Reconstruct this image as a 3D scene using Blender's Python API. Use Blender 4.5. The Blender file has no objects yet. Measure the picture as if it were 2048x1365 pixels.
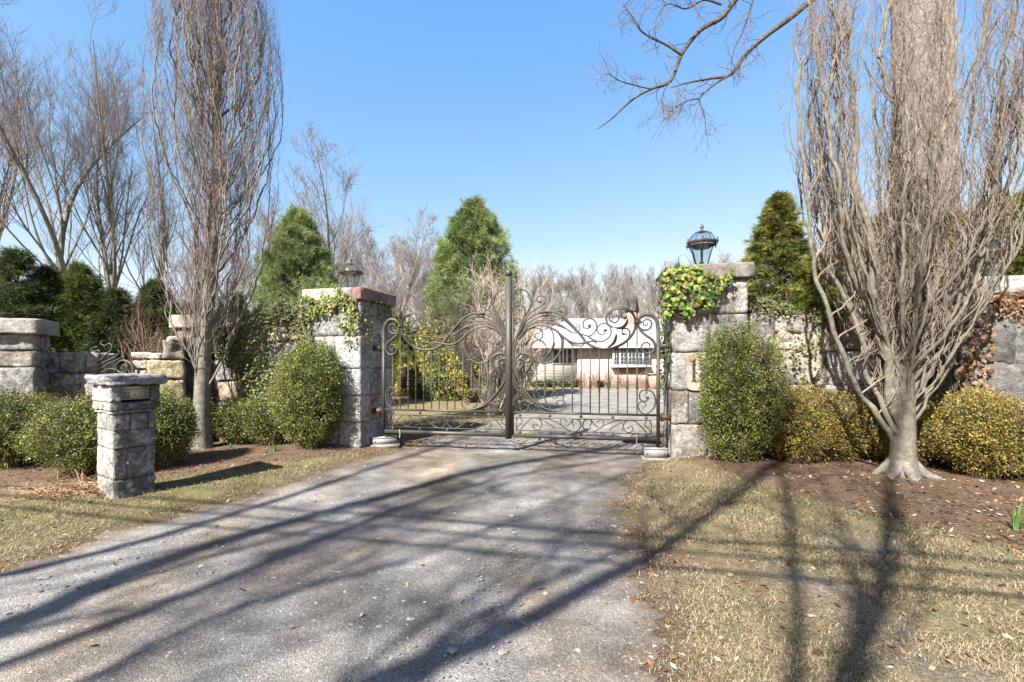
import bpy, math, random
import numpy as np
from mathutils import Vector, Matrix

# ------------------------------------------------------------------ camera, light, exposure
sc = bpy.context.scene
F = 910.0; CX = 1024.0; HY = 728.0; EYE = 1.5
cd = bpy.data.cameras.new('camera'); cam = bpy.data.objects.new('camera', cd)
sc.collection.objects.link(cam); sc.camera = cam
cam.location = (0, 0, EYE); cam.rotation_euler = (math.radians(90), 0, 0)
cd.sensor_width = 36; cd.lens = 36 * F / 2048; cd.shift_y = (HY - 682.5) / 2048
cd.clip_start = 0.05; cd.clip_end = 2000
SUN_EL = math.radians(43); SX, SY = 0.55, 0.835          # horizontal direction in which shadows fall
w = bpy.data.worlds.new("World"); sc.world = w; w.use_nodes = True
nt = w.node_tree; bg = nt.nodes['Background']
sky = nt.nodes.new('ShaderNodeTexSky'); sky.sky_type = 'NISHITA'; sky.sun_disc = False
sky.sun_elevation = SUN_EL; sky.sun_rotation = math.atan2(-SX, -SY)
sky.air_density = 1.0; sky.dust_density = 0.6; sky.ozone_density = 1.6; sky.altitude = 100
# grade of the sky colour: deeper red, softer green and blue near the horizon
_sp = nt.nodes.new('ShaderNodeSeparateColor'); _cb = nt.nodes.new('ShaderNodeCombineColor'); nt.links.new(sky.outputs[0], _sp.inputs[0])
for _i, (_p, _k) in enumerate(((1.12, 0.74), (0.66, 1.13), (0.20, 2.42))):
    _a = nt.nodes.new('ShaderNodeMath'); _a.operation = 'POWER'; _a.inputs[1].default_value = _p; _m = nt.nodes.new('ShaderNodeMath'); _m.operation = 'MULTIPLY'; _m.inputs[1].default_value = _k
    nt.links.new(_sp.outputs[_i], _a.inputs[0]); nt.links.new(_a.outputs[0], _m.inputs[0]); nt.links.new(_m.outputs[0], _cb.inputs[_i])
nt.links.new(_cb.outputs[0], bg.inputs[0])
bg.inputs[1].default_value = 0.09
sd = bpy.data.lights.new('sun', 'SUN'); so = bpy.data.objects.new('sun', sd); sc.collection.objects.link(so)
sd.energy = 5.0; sd.angle = math.radians(0.53); sd.color = (1.0, 0.96, 0.90)
_d = Vector((SX * math.cos(SUN_EL), SY * math.cos(SUN_EL), -math.sin(SUN_EL)))
so.rotation_euler = _d.to_track_quat('-Z', 'Y').to_euler()
sc.view_settings.view_transform = 'Standard'; sc.view_settings.look = 'None'
sc.view_settings.exposure = 1.9; sc.view_settings.gamma = 1.0
sc.cycles.max_bounces = 6; sc.cycles.transparent_max_bounces = 12
sc.cycles.diffuse_bounces = 3

# ------------------------------------------------------------------ helpers
def px(x, y, d): return np.array([(x - CX) / F * d, d, EYE + (HY - y) / F * d])
def gpt(x, y): d = EYE * F / (y - HY); return ((x - CX) / F * d, d)
C = sc.collection
def link(o, parent=None):
    C.objects.link(o)
    if parent is not None: o.parent = parent
    return o
def tag(o, label=None, cat=None, group=None, kind=None):
    if label: o['label'] = label
    if cat: o['category'] = cat
    if group: o['group'] = group
    if kind: o['kind'] = kind
    return o
def empty(name, loc=(0, 0, 0)):
    o = bpy.data.objects.new(name, None); o.empty_display_size = 0.2; link(o); o.location = loc; return o
class MB:
    """collects vertices, faces (tri or quad) and a colour per vertex; builds ONE mesh object"""
    def __init__(s): s.V = []; s.Q = []; s.T = []; s.Cc = []; s.n = 0
    def add(s, V, Fc, col=(0.5, 0.5, 0.5)):
        V = np.asarray(V, float).reshape(-1, 3); Fc = np.asarray(Fc, int)
        col = np.asarray(col, float)
        if col.ndim == 1: col = np.tile(col, (len(V), 1))
        s.V.append(V); s.Cc.append(col)
        (s.Q if Fc.shape[1] == 4 else s.T).append(Fc + s.n); s.n += len(V)
    def build(s, name, mat, parent=None, smooth=False, origin=None):
        V = np.concatenate(s.V); col = np.concatenate(s.Cc)
        if origin is not None: V = V - np.asarray(origin)
        me = bpy.data.meshes.new(name)
        Q = np.concatenate(s.Q) if s.Q else np.zeros((0, 4), int)
        T = np.concatenate(s.T) if s.T else np.zeros((0, 3), int)
        me.vertices.add(len(V)); me.vertices.foreach_set('co', V.astype(np.float32).ravel())
        li = np.concatenate([Q.ravel(), T.ravel()]).astype(np.int32)
        me.loops.add(len(li)); me.loops.foreach_set('vertex_index', li)
        nf = len(Q) + len(T)
        st = np.concatenate([np.arange(len(Q)) * 4, len(Q) * 4 + np.arange(len(T)) * 3]).astype(np.int32)
        me.polygons.add(nf); me.polygons.foreach_set('loop_start', st)
        if smooth: me.polygons.foreach_set('use_smooth', np.ones(nf, bool))
        me.update(calc_edges=True)
        a = me.color_attributes.new('col', 'FLOAT_COLOR', 'POINT')
        a.data.foreach_set('color', np.concatenate([col, np.ones((len(col), 1))], 1).astype(np.float32).ravel())
        me.materials.append(mat)
        o = bpy.data.objects.new(name, me); link(o, parent)
        if origin is not None and parent is None: o.location = origin
        return o
def nrm(v): return v / (np.linalg.norm(v, axis=-1, keepdims=True) + 1e-12)
def tubes(mb, P, R, sides=4, col=(0.5, 0.5, 0.5), cap=False):
    """P (N,K,3) polylines, R (N,K) radii"""
    P = np.asarray(P, float); R = np.asarray(R, float)
    if P.ndim == 2: P = P[None]; R = R[None]
    N, K, _ = P.shape
    T = np.empty_like(P); T[:, 1:-1] = P[:, 2:] - P[:, :-2]; T[:, 0] = P[:, 1] - P[:, 0]; T[:, -1] = P[:, -1] - P[:, -2]
    T = nrm(T); mt = nrm(P[:, -1] - P[:, 0] + 1e-9)
    ref = np.where(np.abs(mt[:, 2:3]) > 0.7, np.array([[0.31, 0.95, 0.0]]), np.array([[0.1, 0.1, 1.0]]))
    A = nrm(np.cross(T, ref[:, None, :])); B = np.cross(T, A)
    th = np.arange(sides) / sides * 2 * math.pi
    V = P[:, :, None, :] + R[:, :, None, None] * (A[:, :, None, :] * np.cos(th)[None, None, :, None] + B[:, :, None, :] * np.sin(th)[None, None, :, None])
    idx = np.arange(N * K * sides).reshape(N, K, sides)
    nx = np.roll(idx, -1, 2)
    Fq = np.stack([idx[:, :-1], nx[:, :-1], nx[:, 1:], idx[:, 1:]], -1).reshape(-1, 4)
    col = np.asarray(col, float)
    if col.ndim == 2: col = np.repeat(col, K * sides, 0)
    mb.add(V.reshape(-1, 3), Fq, col)
def catmull(pts, n=6):
    p = np.asarray(pts, float); p = np.concatenate([[2 * p[0] - p[1]], p, [2 * p[-1] - p[-2]]]); out = []
    for i in range(1, len(p) - 2):
        for k in range(n):
            t = k / n
            out.append(0.5 * (2 * p[i] + (p[i + 1] - p[i - 1]) * t + (2 * p[i - 1] - 5 * p[i] + 4 * p[i + 1] - p[i + 2]) * t * t + (3 * p[i] - 3 * p[i + 1] + p[i + 2] - p[i - 1]) * t ** 3))
    out.append(p[-2]); return np.array(out)
def tube(mb, pts, r, sides=8, n=0, col=(0.5,) * 3):
    p = catmull(pts, n) if n else np.asarray(pts, float)
    rr = np.interp(np.linspace(0, 1, len(p)), np.linspace(0, 1, len(np.atleast_1d(r))), np.atleast_1d(r)) if np.ndim(r) else np.full(len(p), float(r))
    tubes(mb, p, rr, sides, col)
def box(mb, x0, x1, y0, y1, z0, z1, col=(0.5,) * 3, M=None):
    V = np.array([[x, y, z] for z in (z0, z1) for y in (y0, y1) for x in (x0, x1)], float)
    if M is not None: V = M(V)
    mb.add(V, [[0, 2, 3, 1], [4, 5, 7, 6], [0, 1, 5, 4], [2, 6, 7, 3], [0, 4, 6, 2], [1, 3, 7, 5]], col)
def lathe(mb, c, prof, sides=12, col=(0.5,) * 3, rot=0.0, capped=True):
    th = np.arange(sides) / sides * 2 * math.pi + rot
    V = np.array([[c[0] + r * math.cos(t), c[1] + r * math.sin(t), c[2] + z] for r, z in prof for t in th])
    k = len(prof); idx = np.arange(k * sides).reshape(k, sides); nx = np.roll(idx, -1, 1)
    mb.add(V, np.stack([idx[:-1], nx[:-1], nx[1:], idx[1:]], -1).reshape(-1, 4), col)
def sph(mb, c, r, col=(0.5,) * 3, sides=12, rings=8, sc3=(1, 1, 1)):
    ph = np.linspace(0.02, math.pi - 0.02, rings)
    th = np.arange(sides) / sides * 2 * math.pi
    V = np.array([[c[0] + sc3[0] * r * math.sin(p) * math.cos(t), c[1] + sc3[1] * r * math.sin(p) * math.sin(t), c[2] + sc3[2] * r * math.cos(p)] for p in ph for t in th])
    idx = np.arange(rings * sides).reshape(rings, sides); nx = np.roll(idx, -1, 1)
    mb.add(V, np.stack([idx[:-1], idx[1:], nx[1:], nx[:-1]], -1).reshape(-1, 4), col)
_rn = np.random.default_rng(5)
_W = _rn.normal(size=(4, 12, 3)); _PH = _rn.uniform(0, 6.28, (4, 12))
def noise(p, f=1.0, s=0):
    """cheap smooth 3-D noise about -1..1"""
    q = np.asarray(p) * f
    a = np.zeros(q.shape[:-1])
    for i in range(12):
        a += np.sin(q @ _W[s % 4, i] * (1 + 0.12 * i) + _PH[s % 4, i] + s)
    return a / 4.2

# ------------------------------------------------------------------ materials
def mat(name, col=(0.5, 0.5, 0.5), rough=0.8, attr=False, noise_s=None, noise_a=0.0, bump=0.0, bump_s=40, metal=0.0, trans=0.0, spec=0.3, col2=None, detail=6, k=0.72):
    m = bpy.data.materials.new(name); m.use_nodes = True; t = m.node_tree; N = t.nodes; L = t.links
    b = N['Principled BSDF']; b.inputs['Roughness'].default_value = rough; b.inputs['Metallic'].default_value = metal
    b.inputs['Specular IOR Level'].default_value = spec
    tc = N.new('ShaderNodeTexCoord')
    if attr:
        a = N.new('ShaderNodeAttribute'); a.attribute_name = 'col'; src = a.outputs['Color']
    else:
        a = N.new('ShaderNodeRGB'); a.outputs[0].default_value = (*col, 1); src = a.outputs[0]
    vk = N.new('ShaderNodeVectorMath'); vk.operation = 'SCALE'; L.new(src, vk.inputs[0]); vk.inputs['Scale'].default_value = k; src = vk.outputs[0]
    if noise_s:
        n = N.new('ShaderNodeTexNoise'); n.inputs['Scale'].default_value = noise_s; n.inputs['Detail'].default_value = detail
        n.inputs['Roughness'].default_value = 0.65
        L.new(tc.outputs['Object'], n.inputs['Vector'])
        r = N.new('ShaderNodeMapRange'); r.inputs['From Min'].default_value = 0.3; r.inputs['From Max'].default_value = 0.7
        r.inputs['To Min'].default_value = 1 - noise_a; r.inputs['To Max'].default_value = 1 + noise_a
        L.new(n.outputs['Fac'], r.inputs['Value'])
        if col2 is not None:
            mx = N.new('ShaderNodeMix'); mx.data_type = 'RGBA'; L.new(src, mx.inputs['A']); mx.inputs['B'].default_value = (*col2, 1)
            r2 = N.new('ShaderNodeMapRange'); r2.inputs['From Min'].default_value = 0.5; r2.inputs['From Max'].default_value = 0.68
            n2 = N.new('ShaderNodeTexNoise'); n2.inputs['Scale'].default_value = noise_s * 0.45; n2.inputs['Detail'].default_value = 8
            L.new(tc.outputs['Object'], n2.inputs['Vector']); L.new(n2.outputs['Fac'], r2.inputs['Value'])
            r2.inputs['To Max'].default_value = 0.75
            L.new(r2.outputs[0], mx.inputs['Factor']); src = mx.outputs['Result']
        v = N.new('ShaderNodeVectorMath'); v.operation = 'SCALE'; L.new(src, v.inputs[0]); L.new(r.outputs[0], v.inputs['Scale']); src = v.outputs[0]
    L.new(src, b.inputs['Base Color'])
    if bump:
        nb = N.new('ShaderNodeTexNoise'); nb.inputs['Scale'].default_value = bump_s; nb.inputs['Detail'].default_value = 8
        nb.inputs['Roughness'].default_value = 0.7
        L.new(tc.outputs['Object'], nb.inputs['Vector'])
        bp = N.new('ShaderNodeBump'); bp.inputs['Strength'].default_value = 1.0; bp.inputs['Distance'].default_value = bump
        L.new(nb.outputs['Fac'], bp.inputs['Height']); L.new(bp.outputs[0], b.inputs['Normal'])
    if trans:
        tr = N.new('ShaderNodeBsdfTranslucent'); L.new(src, tr.inputs['Color'])
        ms = N.new('ShaderNodeMixShader'); ms.inputs[0].default_value = trans
        L.new(b.outputs[0], ms.inputs[1]); L.new(tr.outputs[0], ms.inputs[2]); L.new(ms.outputs[0], N['Material Output'].inputs['Surface'])
    return m
M_stone = mat('fieldstone', attr=True, rough=0.9, noise_s=16, noise_a=0.62, bump=0.035, bump_s=26, spec=0.2, col2=(0.33, 0.32, 0.30))
M_grey = mat('dressed_stone', attr=True, rough=0.85, noise_s=22, noise_a=0.6, bump=0.03, bump_s=34, spec=0.25, col2=(0.32, 0.315, 0.30))
M_rough = mat('rough_stone', attr=True, rough=0.9, noise_s=10, noise_a=0.6, bump=0.06, bump_s=14, spec=0.2)
M_cap = mat('cap_stone', attr=True, rough=0.85, noise_s=11, noise_a=0.4, bump=0.02, bump_s=30, spec=0.2)
M_mortar = mat('mortar', (0.12, 0.11, 0.10), rough=1.0, noise_s=20, noise_a=0.3, bump=0.01)
M_iron = mat('wrought_iron', (0.055, 0.050, 0.041), k=.95, rough=0.55, noise_s=60, noise_a=0.5, bump=0.0015, bump_s=120, metal=0.35, spec=0.5)
M_rust = mat('brown_iron', (0.10, 0.05, 0.03), rough=0.5, noise_s=40, noise_a=0.4, metal=0.3)
M_leaf = mat('leaf', attr=True, rough=0.55, trans=0.25, spec=0.28)
M_leafm = mat('leaf_matte', attr=True, rough=0.7, trans=0.25, spec=0.2)
M_bark = mat('bark', attr=True, rough=0.9, noise_s=14, noise_a=0.45, bump=0.008, bump_s=30, spec=0.15)
M_bark2 = mat('ridged_bark', attr=True, rough=0.95, noise_s=12, noise_a=0.6, bump=0.07, bump_s=22, spec=0.1)
M_twig = mat('twig', attr=True, rough=0.85, spec=0.15)
M_dry = mat('dry_stuff', attr=True, rough=0.9, trans=0.15, spec=0.1)
M_peb = mat('pebble', attr=True, rough=0.8, spec=0.25)
M_box = mat('painted_metal', (0.26, 0.275, 0.265), rough=0.5, noise_s=25, noise_a=0.15)
M_black = mat('black_metal', (0.02, 0.02, 0.02), rough=0.5)
M_conc = mat('concrete', (0.24, 0.225, 0.20), rough=0.95, noise_s=12, noise_a=0.2, bump=0.004)
M_roof = mat('pale_roof', (0.38, 0.38, 0.40), rough=0.8, noise_s=2, noise_a=0.06)
M_white = mat('white_paint', (0.66, 0.66, 0.64), k=.9, rough=0.6)
M_siding = mat('cream_siding', (0.52, 0.51, 0.44), rough=0.8, noise_s=1.5, noise_a=0.08)
M_pane = mat('window_pane', (0.05, 0.06, 0.07), rough=0.08, spec=0.8)
M_red = mat('red_paint', (0.5, 0.06, 0.05), rough=0.6)
M_panel = mat('brushed_panel', (0.50, 0.46, 0.36), rough=0.45, metal=0.2)
M_cable = mat('cable', (0.03, 0.03, 0.03), rough=0.7)
def brickmat(name, c1, c2, mo, scale):
    m = bpy.data.materials.new(name); m.use_nodes = True; t = m.node_tree; N = t.nodes; L = t.links; b = N['Principled BSDF']
    tc = N.new('ShaderNodeTexCoord'); sx = N.new('ShaderNodeSeparateXYZ'); cx = N.new('ShaderNodeCombineXYZ')
    L.new(tc.outputs['Object'], sx.inputs[0]); ad = N.new('ShaderNodeMath'); ad.operation = 'ADD'
    L.new(sx.outputs['X'], ad.inputs[0]); L.new(sx.outputs['Y'], ad.inputs[1]); L.new(ad.outputs[0], cx.inputs['X']); L.new(sx.outputs['Z'], cx.inputs['Y'])
    br = N.new('ShaderNodeTexBrick'); L.new(cx.outputs[0], br.inputs['Vector']); br.inputs['Scale'].default_value = scale
    br.inputs['Color1'].default_value = (*c1, 1); br.inputs['Color2'].default_value = (*c2, 1); br.inputs['Mortar'].default_value = (*mo, 1)
    br.inputs['Mortar Size'].default_value = 0.02; br.inputs['Brick Width'].default_value = 0.44; br.inputs['Row Height'].default_value = 0.15
    L.new(br.outputs['Color'], b.inputs['Base Color']); b.inputs['Roughness'].default_value = 0.9; return m
M_brick = brickmat('whitewashed_brick', (0.34, 0.24, 0.20), (0.46, 0.42, 0.385), (0.42, 0.39, 0.365), 2.0)
M_roof = brickmat('shingle_roof', (.27, .27, .28), (.235, .235, .245), (.17, .17, .18), 3.0)
M_brick2 = brickmat('red_brick', (0.20, 0.10, 0.07), (0.16, 0.075, 0.055), (0.4, 0.3, 0.24), 2.0)
def glassmat():
    m = bpy.data.materials.new('lantern_glass'); m.use_nodes = True; t = m.node_tree; N = t.nodes; L = t.links
    g = N.new('ShaderNodeBsdfGlossy'); g.inputs['Roughness'].default_value = 0.03
    tr = N.new('ShaderNodeBsdfTransparent'); tr.inputs['Color'].default_value = (0.84, 0.90, 0.94, 1)
    ms = N.new('ShaderNodeMixShader'); ms.inputs[0].default_value = .12
    L.new(tr.outputs[0], ms.inputs[1]); L.new(g.outputs[0], ms.inputs[2])
    L.new(ms.outputs[0], N['Material Output'].inputs['Surface']); return m
M_glass = glassmat()

# ------------------------------------------------------------------ ground zones
_le = np.array([(-9.5, 0.2), (-7.0, 1.6), (-4.3, 2.45), (-3.64, 3.23), (-3.53, 4.05), (-2.94, 5.11), (-2.65, 6.29), (-2.15, 7.42), (-1.75, 8.4), (-1.5, 9.0), (-0.88, 10.9), (-0.19, 12.4), (0.64, 16.2), (1.48, 20.4), (2.3, 24.8), (3.0, 26.8)])
_re = np.array([(9.5, 0.2), (0.9, 0.9), (0.72, 2.14), (0.85, 2.89), (1.02, 3.77), (1.07, 4.52), (1.49, 5.88), (2.1, 7.0), (2.55, 7.7), (2.75, 8.6), (3.1, 9.5), (4.2, 12.0), (8, 16), (14, 20.4), (20, 24.8), (22, 26.8)])
_ys = np.linspace(0.2, 26.8, 700)
def edgeL(y): return np.interp(y, _le[:, 1], _le[:, 0]) + 0.05 * np.sin(y * 9) + 0.04 * np.sin(y * 23 + 1) + 0.03 * np.sin(y * 51)
def edgeR(y): return np.interp(y, _re[:, 1], _re[:, 0]) + 0.05 * np.sin(y * 7 + 2) + 0.04 * np.sin(y * 19) + 0.03 * np.sin(y * 47)
def sdrive(x, y):
    """>0 inside the driveway, metres from its edge (roughly)"""
    return np.where((y > 0.2) & (y < 26.8), np.minimum(x - edgeL(y), edgeR(y) - x), -5.0)
_lb = np.array([(-9, 5.2), (-7.2, 5.35), (-5.4, 5.55), (-4.4, 6.1), (-3.44, 6.75), (-2.4, 7.6), (-2.1, 8.2), (-1.6, 9.4)])
_rb = np.array([(2.45, 7.0), (2.8, 6.55), (3.1, 5.5), (3.35, 4.6), (3.94, 3.75), (5.2, 3.0), (9, 2.2)])
def smulch(x, y):
    l = y - np.interp(x, _lb[:, 0], _lb[:, 1]); l = np.where(x < -1.6, l, -5)
    r = y - np.interp(x, _rb[:, 0], _rb[:, 1]); r = np.where(x > 2.45, r, -5)
    m = np.maximum(l, r)
    return np.where(y < 10.5, m, -(y - 10.5))
def sst(a, b, x): t = np.clip((x - a) / (b - a), 0, 1); return t * t * (3 - 2 * t)
def hbase(x, y):
    p = np.stack([x, y, np.zeros_like(x)], -1)
    h = 0.012 * noise(p, 1.1) + 0.006 * noise(p, 4.0, 1)
    h = h + 0.07 * sst(0.0, 1.0, smulch(x, y)) + 0.02 * sst(0, .5, -sdrive(x, y))
    return h
def hz(x, y):
    x = np.asarray(x, float); y = np.asarray(y, float)
    return hbase(x, y) - 0.035 * sst(0.02, 0.2, sdrive(x, y))
def gz(x, y): return float(hz(np.array([x]), np.array([y]))[0])

def ground_material():
    m = bpy.data.materials.new('ground_soil_and_turf'); m.use_nodes = True; t = m.node_tree; N = t.nodes; L = t.links; b = N['Principled BSDF']
    tc = N.new('ShaderNodeTexCoord'); a = N.new('ShaderNodeAttribute'); a.attribute_name = 'col'
    def nz(s, d=8, r=0.7):
        n = N.new('ShaderNodeTexNoise'); n.inputs['Scale'].default_value = s; n.inputs['Detail'].default_value = d; n.inputs['Roughness'].default_value = r
        L.new(tc.outputs['Object'], n.inputs['Vector']); return n.outputs['Fac']
    r = N.new('ShaderNodeMapRange'); r.inputs['From Min'].default_value = 0.32; r.inputs['From Max'].default_value = 0.68
    r.inputs['To Min'].default_value = 0.45; r.inputs['To Max'].default_value = 1.6; L.new(nz(55), r.inputs['Value'])
    r2 = N.new('ShaderNodeMapRange'); r2.inputs['From Min'].default_value = 0.35; r2.inputs['From Max'].default_value = 0.65
    r2.inputs['To Min'].default_value = 0.52; r2.inputs['To Max'].default_value = 0.88; L.new(nz(3), r2.inputs['Value'])
    mu = N.new('ShaderNodeMath'); mu.operation = 'MULTIPLY'; L.new(r.outputs[0], mu.inputs[0]); L.new(r2.outputs[0], mu.inputs[1])
    v = N.new('ShaderNodeVectorMath'); v.operation = 'SCALE'; L.new(a.outputs['Color'], v.inputs[0]); L.new(mu.outputs[0], v.inputs['Scale'])
    L.new(v.outputs[0], b.inputs['Base Color']); b.inputs['Roughness'].default_value = 1; b.inputs['Specular IOR Level'].default_value = 0.1
    bp = N.new('ShaderNodeBump'); bp.inputs['Strength'].default_value = 1; bp.inputs['Distance'].default_value = 0.03
    L.new(nz(45), bp.inputs['Height']); L.new(bp.outputs[0], b.inputs['Normal']); return m
def gravel_material():
    m = bpy.data.materials.new('worn_gravel_asphalt'); m.use_nodes = True; t = m.node_tree; N = t.nodes; L = t.links; b = N['Principled BSDF']
    tc = N.new('ShaderNodeTexCoord'); a = N.new('ShaderNodeAttribute'); a.attribute_name = 'col'
    vo = N.new('ShaderNodeTexVoronoi'); vo.inputs['Scale'].default_value = 170; L.new(tc.outputs['Object'], vo.inputs['Vector'])
    vo2 = N.new('ShaderNodeTexVoronoi'); vo2.inputs['Scale'].default_value = 32; L.new(tc.outputs['Object'], vo2.inputs['Vector'])
    sp = N.new('ShaderNodeSeparateColor'); L.new(vo.outputs['Color'], sp.inputs[0])
    cr = N.new('ShaderNodeValToRGB'); e = cr.color_ramp.elements; e[0].position = 0.0; e[0].color = (0.6, 0.6, 0.6, 1); e[1].position = 1; e[1].color = (1.7, 1.7, 1.7, 1)
    k = cr.color_ramp.elements.new(0.55); k.color = (0.9, 0.9, 0.9, 1); k = cr.color_ramp.elements.new(0.85); k.color = (1.2, 1.2, 1.2, 1)
    L.new(sp.outputs[0], cr.inputs[0])
    n = N.new('ShaderNodeTexNoise'); n.inputs['Scale'].default_value = 1.6; n.inputs['Detail'].default_value = 9; n.inputs['Roughness'].default_value = 0.7; L.new(tc.outputs['Object'], n.inputs['Vector'])
    r = N.new('ShaderNodeMapRange'); r.inputs['From Min'].default_value = 0.3; r.inputs['From Max'].default_value = 0.7; r.inputs['To Min'].default_value = 0.45; r.inputs['To Max'].default_value = 1.5
    L.new(n.outputs['Fac'], r.inputs['Value'])
    m1 = N.new('ShaderNodeVectorMath'); m1.operation = 'MULTIPLY'; L.new(a.outputs['Color'], m1.inputs[0]); L.new(cr.outputs[0], m1.inputs[1])
    m2 = N.new('ShaderNodeVectorMath'); m2.operation = 'SCALE'; L.new(m1.outputs[0], m2.inputs[0]); L.new(r.outputs[0], m2.inputs['Scale'])
    L.new(m2.outputs[0], b.inputs['Base Color']); b.inputs['Roughness'].default_value = 0.85; b.inputs['Specular IOR Level'].default_value = 0.3
    ad = N.new('ShaderNodeMath'); ad.operation = 'ADD'; L.new(vo.outputs['Distance'], ad.inputs[0]); L.new(vo2.outputs['Distance'], ad.inputs[1])
    bp = N.new('ShaderNodeBump'); bp.inputs['Strength'].default_value = 1; bp.inputs['Distance'].default_value = 0.004; bp.invert = True
    L.new(ad.outputs[0], bp.inputs['Height']); L.new(bp.outputs[0], b.inputs['Normal']); return m
M_ground = ground_material(); M_gravel = gravel_material()

def build_ground():
    near_x = np.arange(-9.5, 9.5, 0.05); near_y = np.arange(1.2, 12.5, 0.045)
    xs = np.concatenate([-np.geomspace(400, 9.8, 40), near_x, np.geomspace(9.8, 400, 40)])
    ys = np.concatenate([np.linspace(-60, 0.9, 24), near_y, np.geomspace(12.8, 900, 70)])
    X, Y = np.meshgrid(xs, ys); Z = hz(X, Y)
    p = np.stack([X, Y, np.zeros_like(X)], -1)
    n1 = noise(p, 0.8, 2) * 0.5 + noise(p, 3.0, 3) * 0.5; n2 = noise(p, 1.7, 1); n3 = noise(p, 7.0, 0)
    straw = np.array([0.24, 0.185, 0.11]); green = np.array([0.16, 0.16, 0.06]); soil = np.array([0.13, 0.085, 0.055]); mul = np.array([0.155, 0.105, 0.070]); gr = np.array([0.21, 0.20, 0.19])
    def mixc(a, b, f): return a * (1 - f[..., None]) + b * f[..., None]
    col = np.tile(straw, X.shape + (1,))
    col = mixc(col, green, np.clip(0.22 + 0.45 * n1 + 0.15 * (X < 0), 0, 0.8))
    sdv = sdrive(X, Y)
    col = mixc(col, soil, np.clip(sst(-0.55, -0.02, sdv + 0.12 * n2) * (0.75 + 0.3 * n3), 0, 1))
    col = mixc(col, soil, np.clip(sst(-2.0, -0.4, sdv) * sst(0.1, 0.9, n2) * 0.6 * (X > 0), 0, 1))
    # gravelly bare patches on the right verge
    gp = sst(0.25, 0.8, noise(p, 1.3, 3) + 0.4 * np.exp(-((X - 3.0) ** 2 + (Y - 3.0) ** 2) / 0.9)) * sst(1.6, 2.4, X) * (1 - sst(3.2, 4.4, Y))
    col = mixc(col, gr, np.clip(gp, 0, 0.9) * np.clip(.55 + .5 * n3, .1, .9))
    sm = smulch(X, Y)
    col = mixc(col, mul, sst(-0.12, 0.22, sm + 0.15 * n1))
    mb = MB(); ny, nx = X.shape
    idx = np.arange(nx * ny).reshape(ny, nx)
    Fq = np.stack([idx[:-1, :-1], idx[:-1, 1:], idx[1:, 1:], idx[1:, :-1]], -1).reshape(-1, 4)
    mb.add(np.stack([X, Y, Z], -1).reshape(-1, 3), Fq, col.reshape(-1, 3))
    o = mb.build('ground', M_ground, smooth=True); o['kind'] = 'structure'
    # driveway sheet
    ys = np.concatenate([np.arange(0.3, 9.5, 0.035), np.linspace(9.6, 26.7, 90)]); ts = np.linspace(0, 1, 110)
    Y, T = np.meshgrid(ys, ts, indexing='ij'); X = edgeL(Y) * (1 - T) + edgeR(Y) * T
    Zb = hbase(X, Y); sdv = sdrive(X, Y); p = np.stack([X, Y, np.zeros_like(X)], -1)
    Z = Zb + 0.004 + 0.012 * sst(0, 0.5, sdv) - 0.012 * np.exp(-((sdv - 1.0) / 0.35) ** 2)
    base = np.array([0.135, 0.128, 0.119]); tan = np.array([0.140, 0.110, 0.080]); soil = np.array([0.11, 0.08, 0.055])
    col = np.tile(base, X.shape + (1,))
    streak = noise(np.stack([X * 2.2 + Y * 0.2, Y * 0.45, X * 0], -1), 1.0, 2)
    wob = .12 * np.sin(Y * .9); trk = np.exp(-((sdv - .75 - wob) / .22) ** 2) + np.exp(-((sdv - 1.55 - wob) / .25) ** 2) * .7
    col = mixc(col, tan, np.clip(0.25 + 0.55 * streak, 0, 0.9)); col = col * (1 + .22 * trk * (1 + .6 * noise(p, 1.2, 0)))[..., None] * np.clip(1 + .20 * noise(p, 1.6, 1) + .20 * noise(p, 4.0, 2) + .12 * noise(p, 11.0, 1), .45, 1.7)[..., None]
    col = mixc(col, soil, np.clip((1 - sst(0.0, 0.35, sdv + 0.1 * noise(p, 5, 1))) * 0.85, 0, 1))
    col = mixc(col, soil, np.clip(sst(0.45, 1.1, noise(p, 1.9, 3)) * 0.5, 0, 1))
    col = mixc(col, np.array([0.19, 0.18, 0.16]), sst(9, 14, Y) * 0.8)
    mb = MB(); ny, nx = X.shape; idx = np.arange(nx * ny).reshape(ny, nx)
    Fq = np.stack([idx[:-1, :-1], idx[:-1, 1:], idx[1:, 1:], idx[1:, :-1]], -1).reshape(-1, 4)
    mb.add(np.stack([X, Y, Z], -1).reshape(-1, 3), Fq, col.reshape(-1, 3))
    o = mb.build('driveway', M_gravel, smooth=True); o['kind'] = 'structure'
build_ground()
def dz(x, y):
    s = sdrive(x, y); return np.where(s > 0, hbase(x, y) + 0.004 + 0.012 * sst(0, 0.5, s), hz(x, y))

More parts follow.
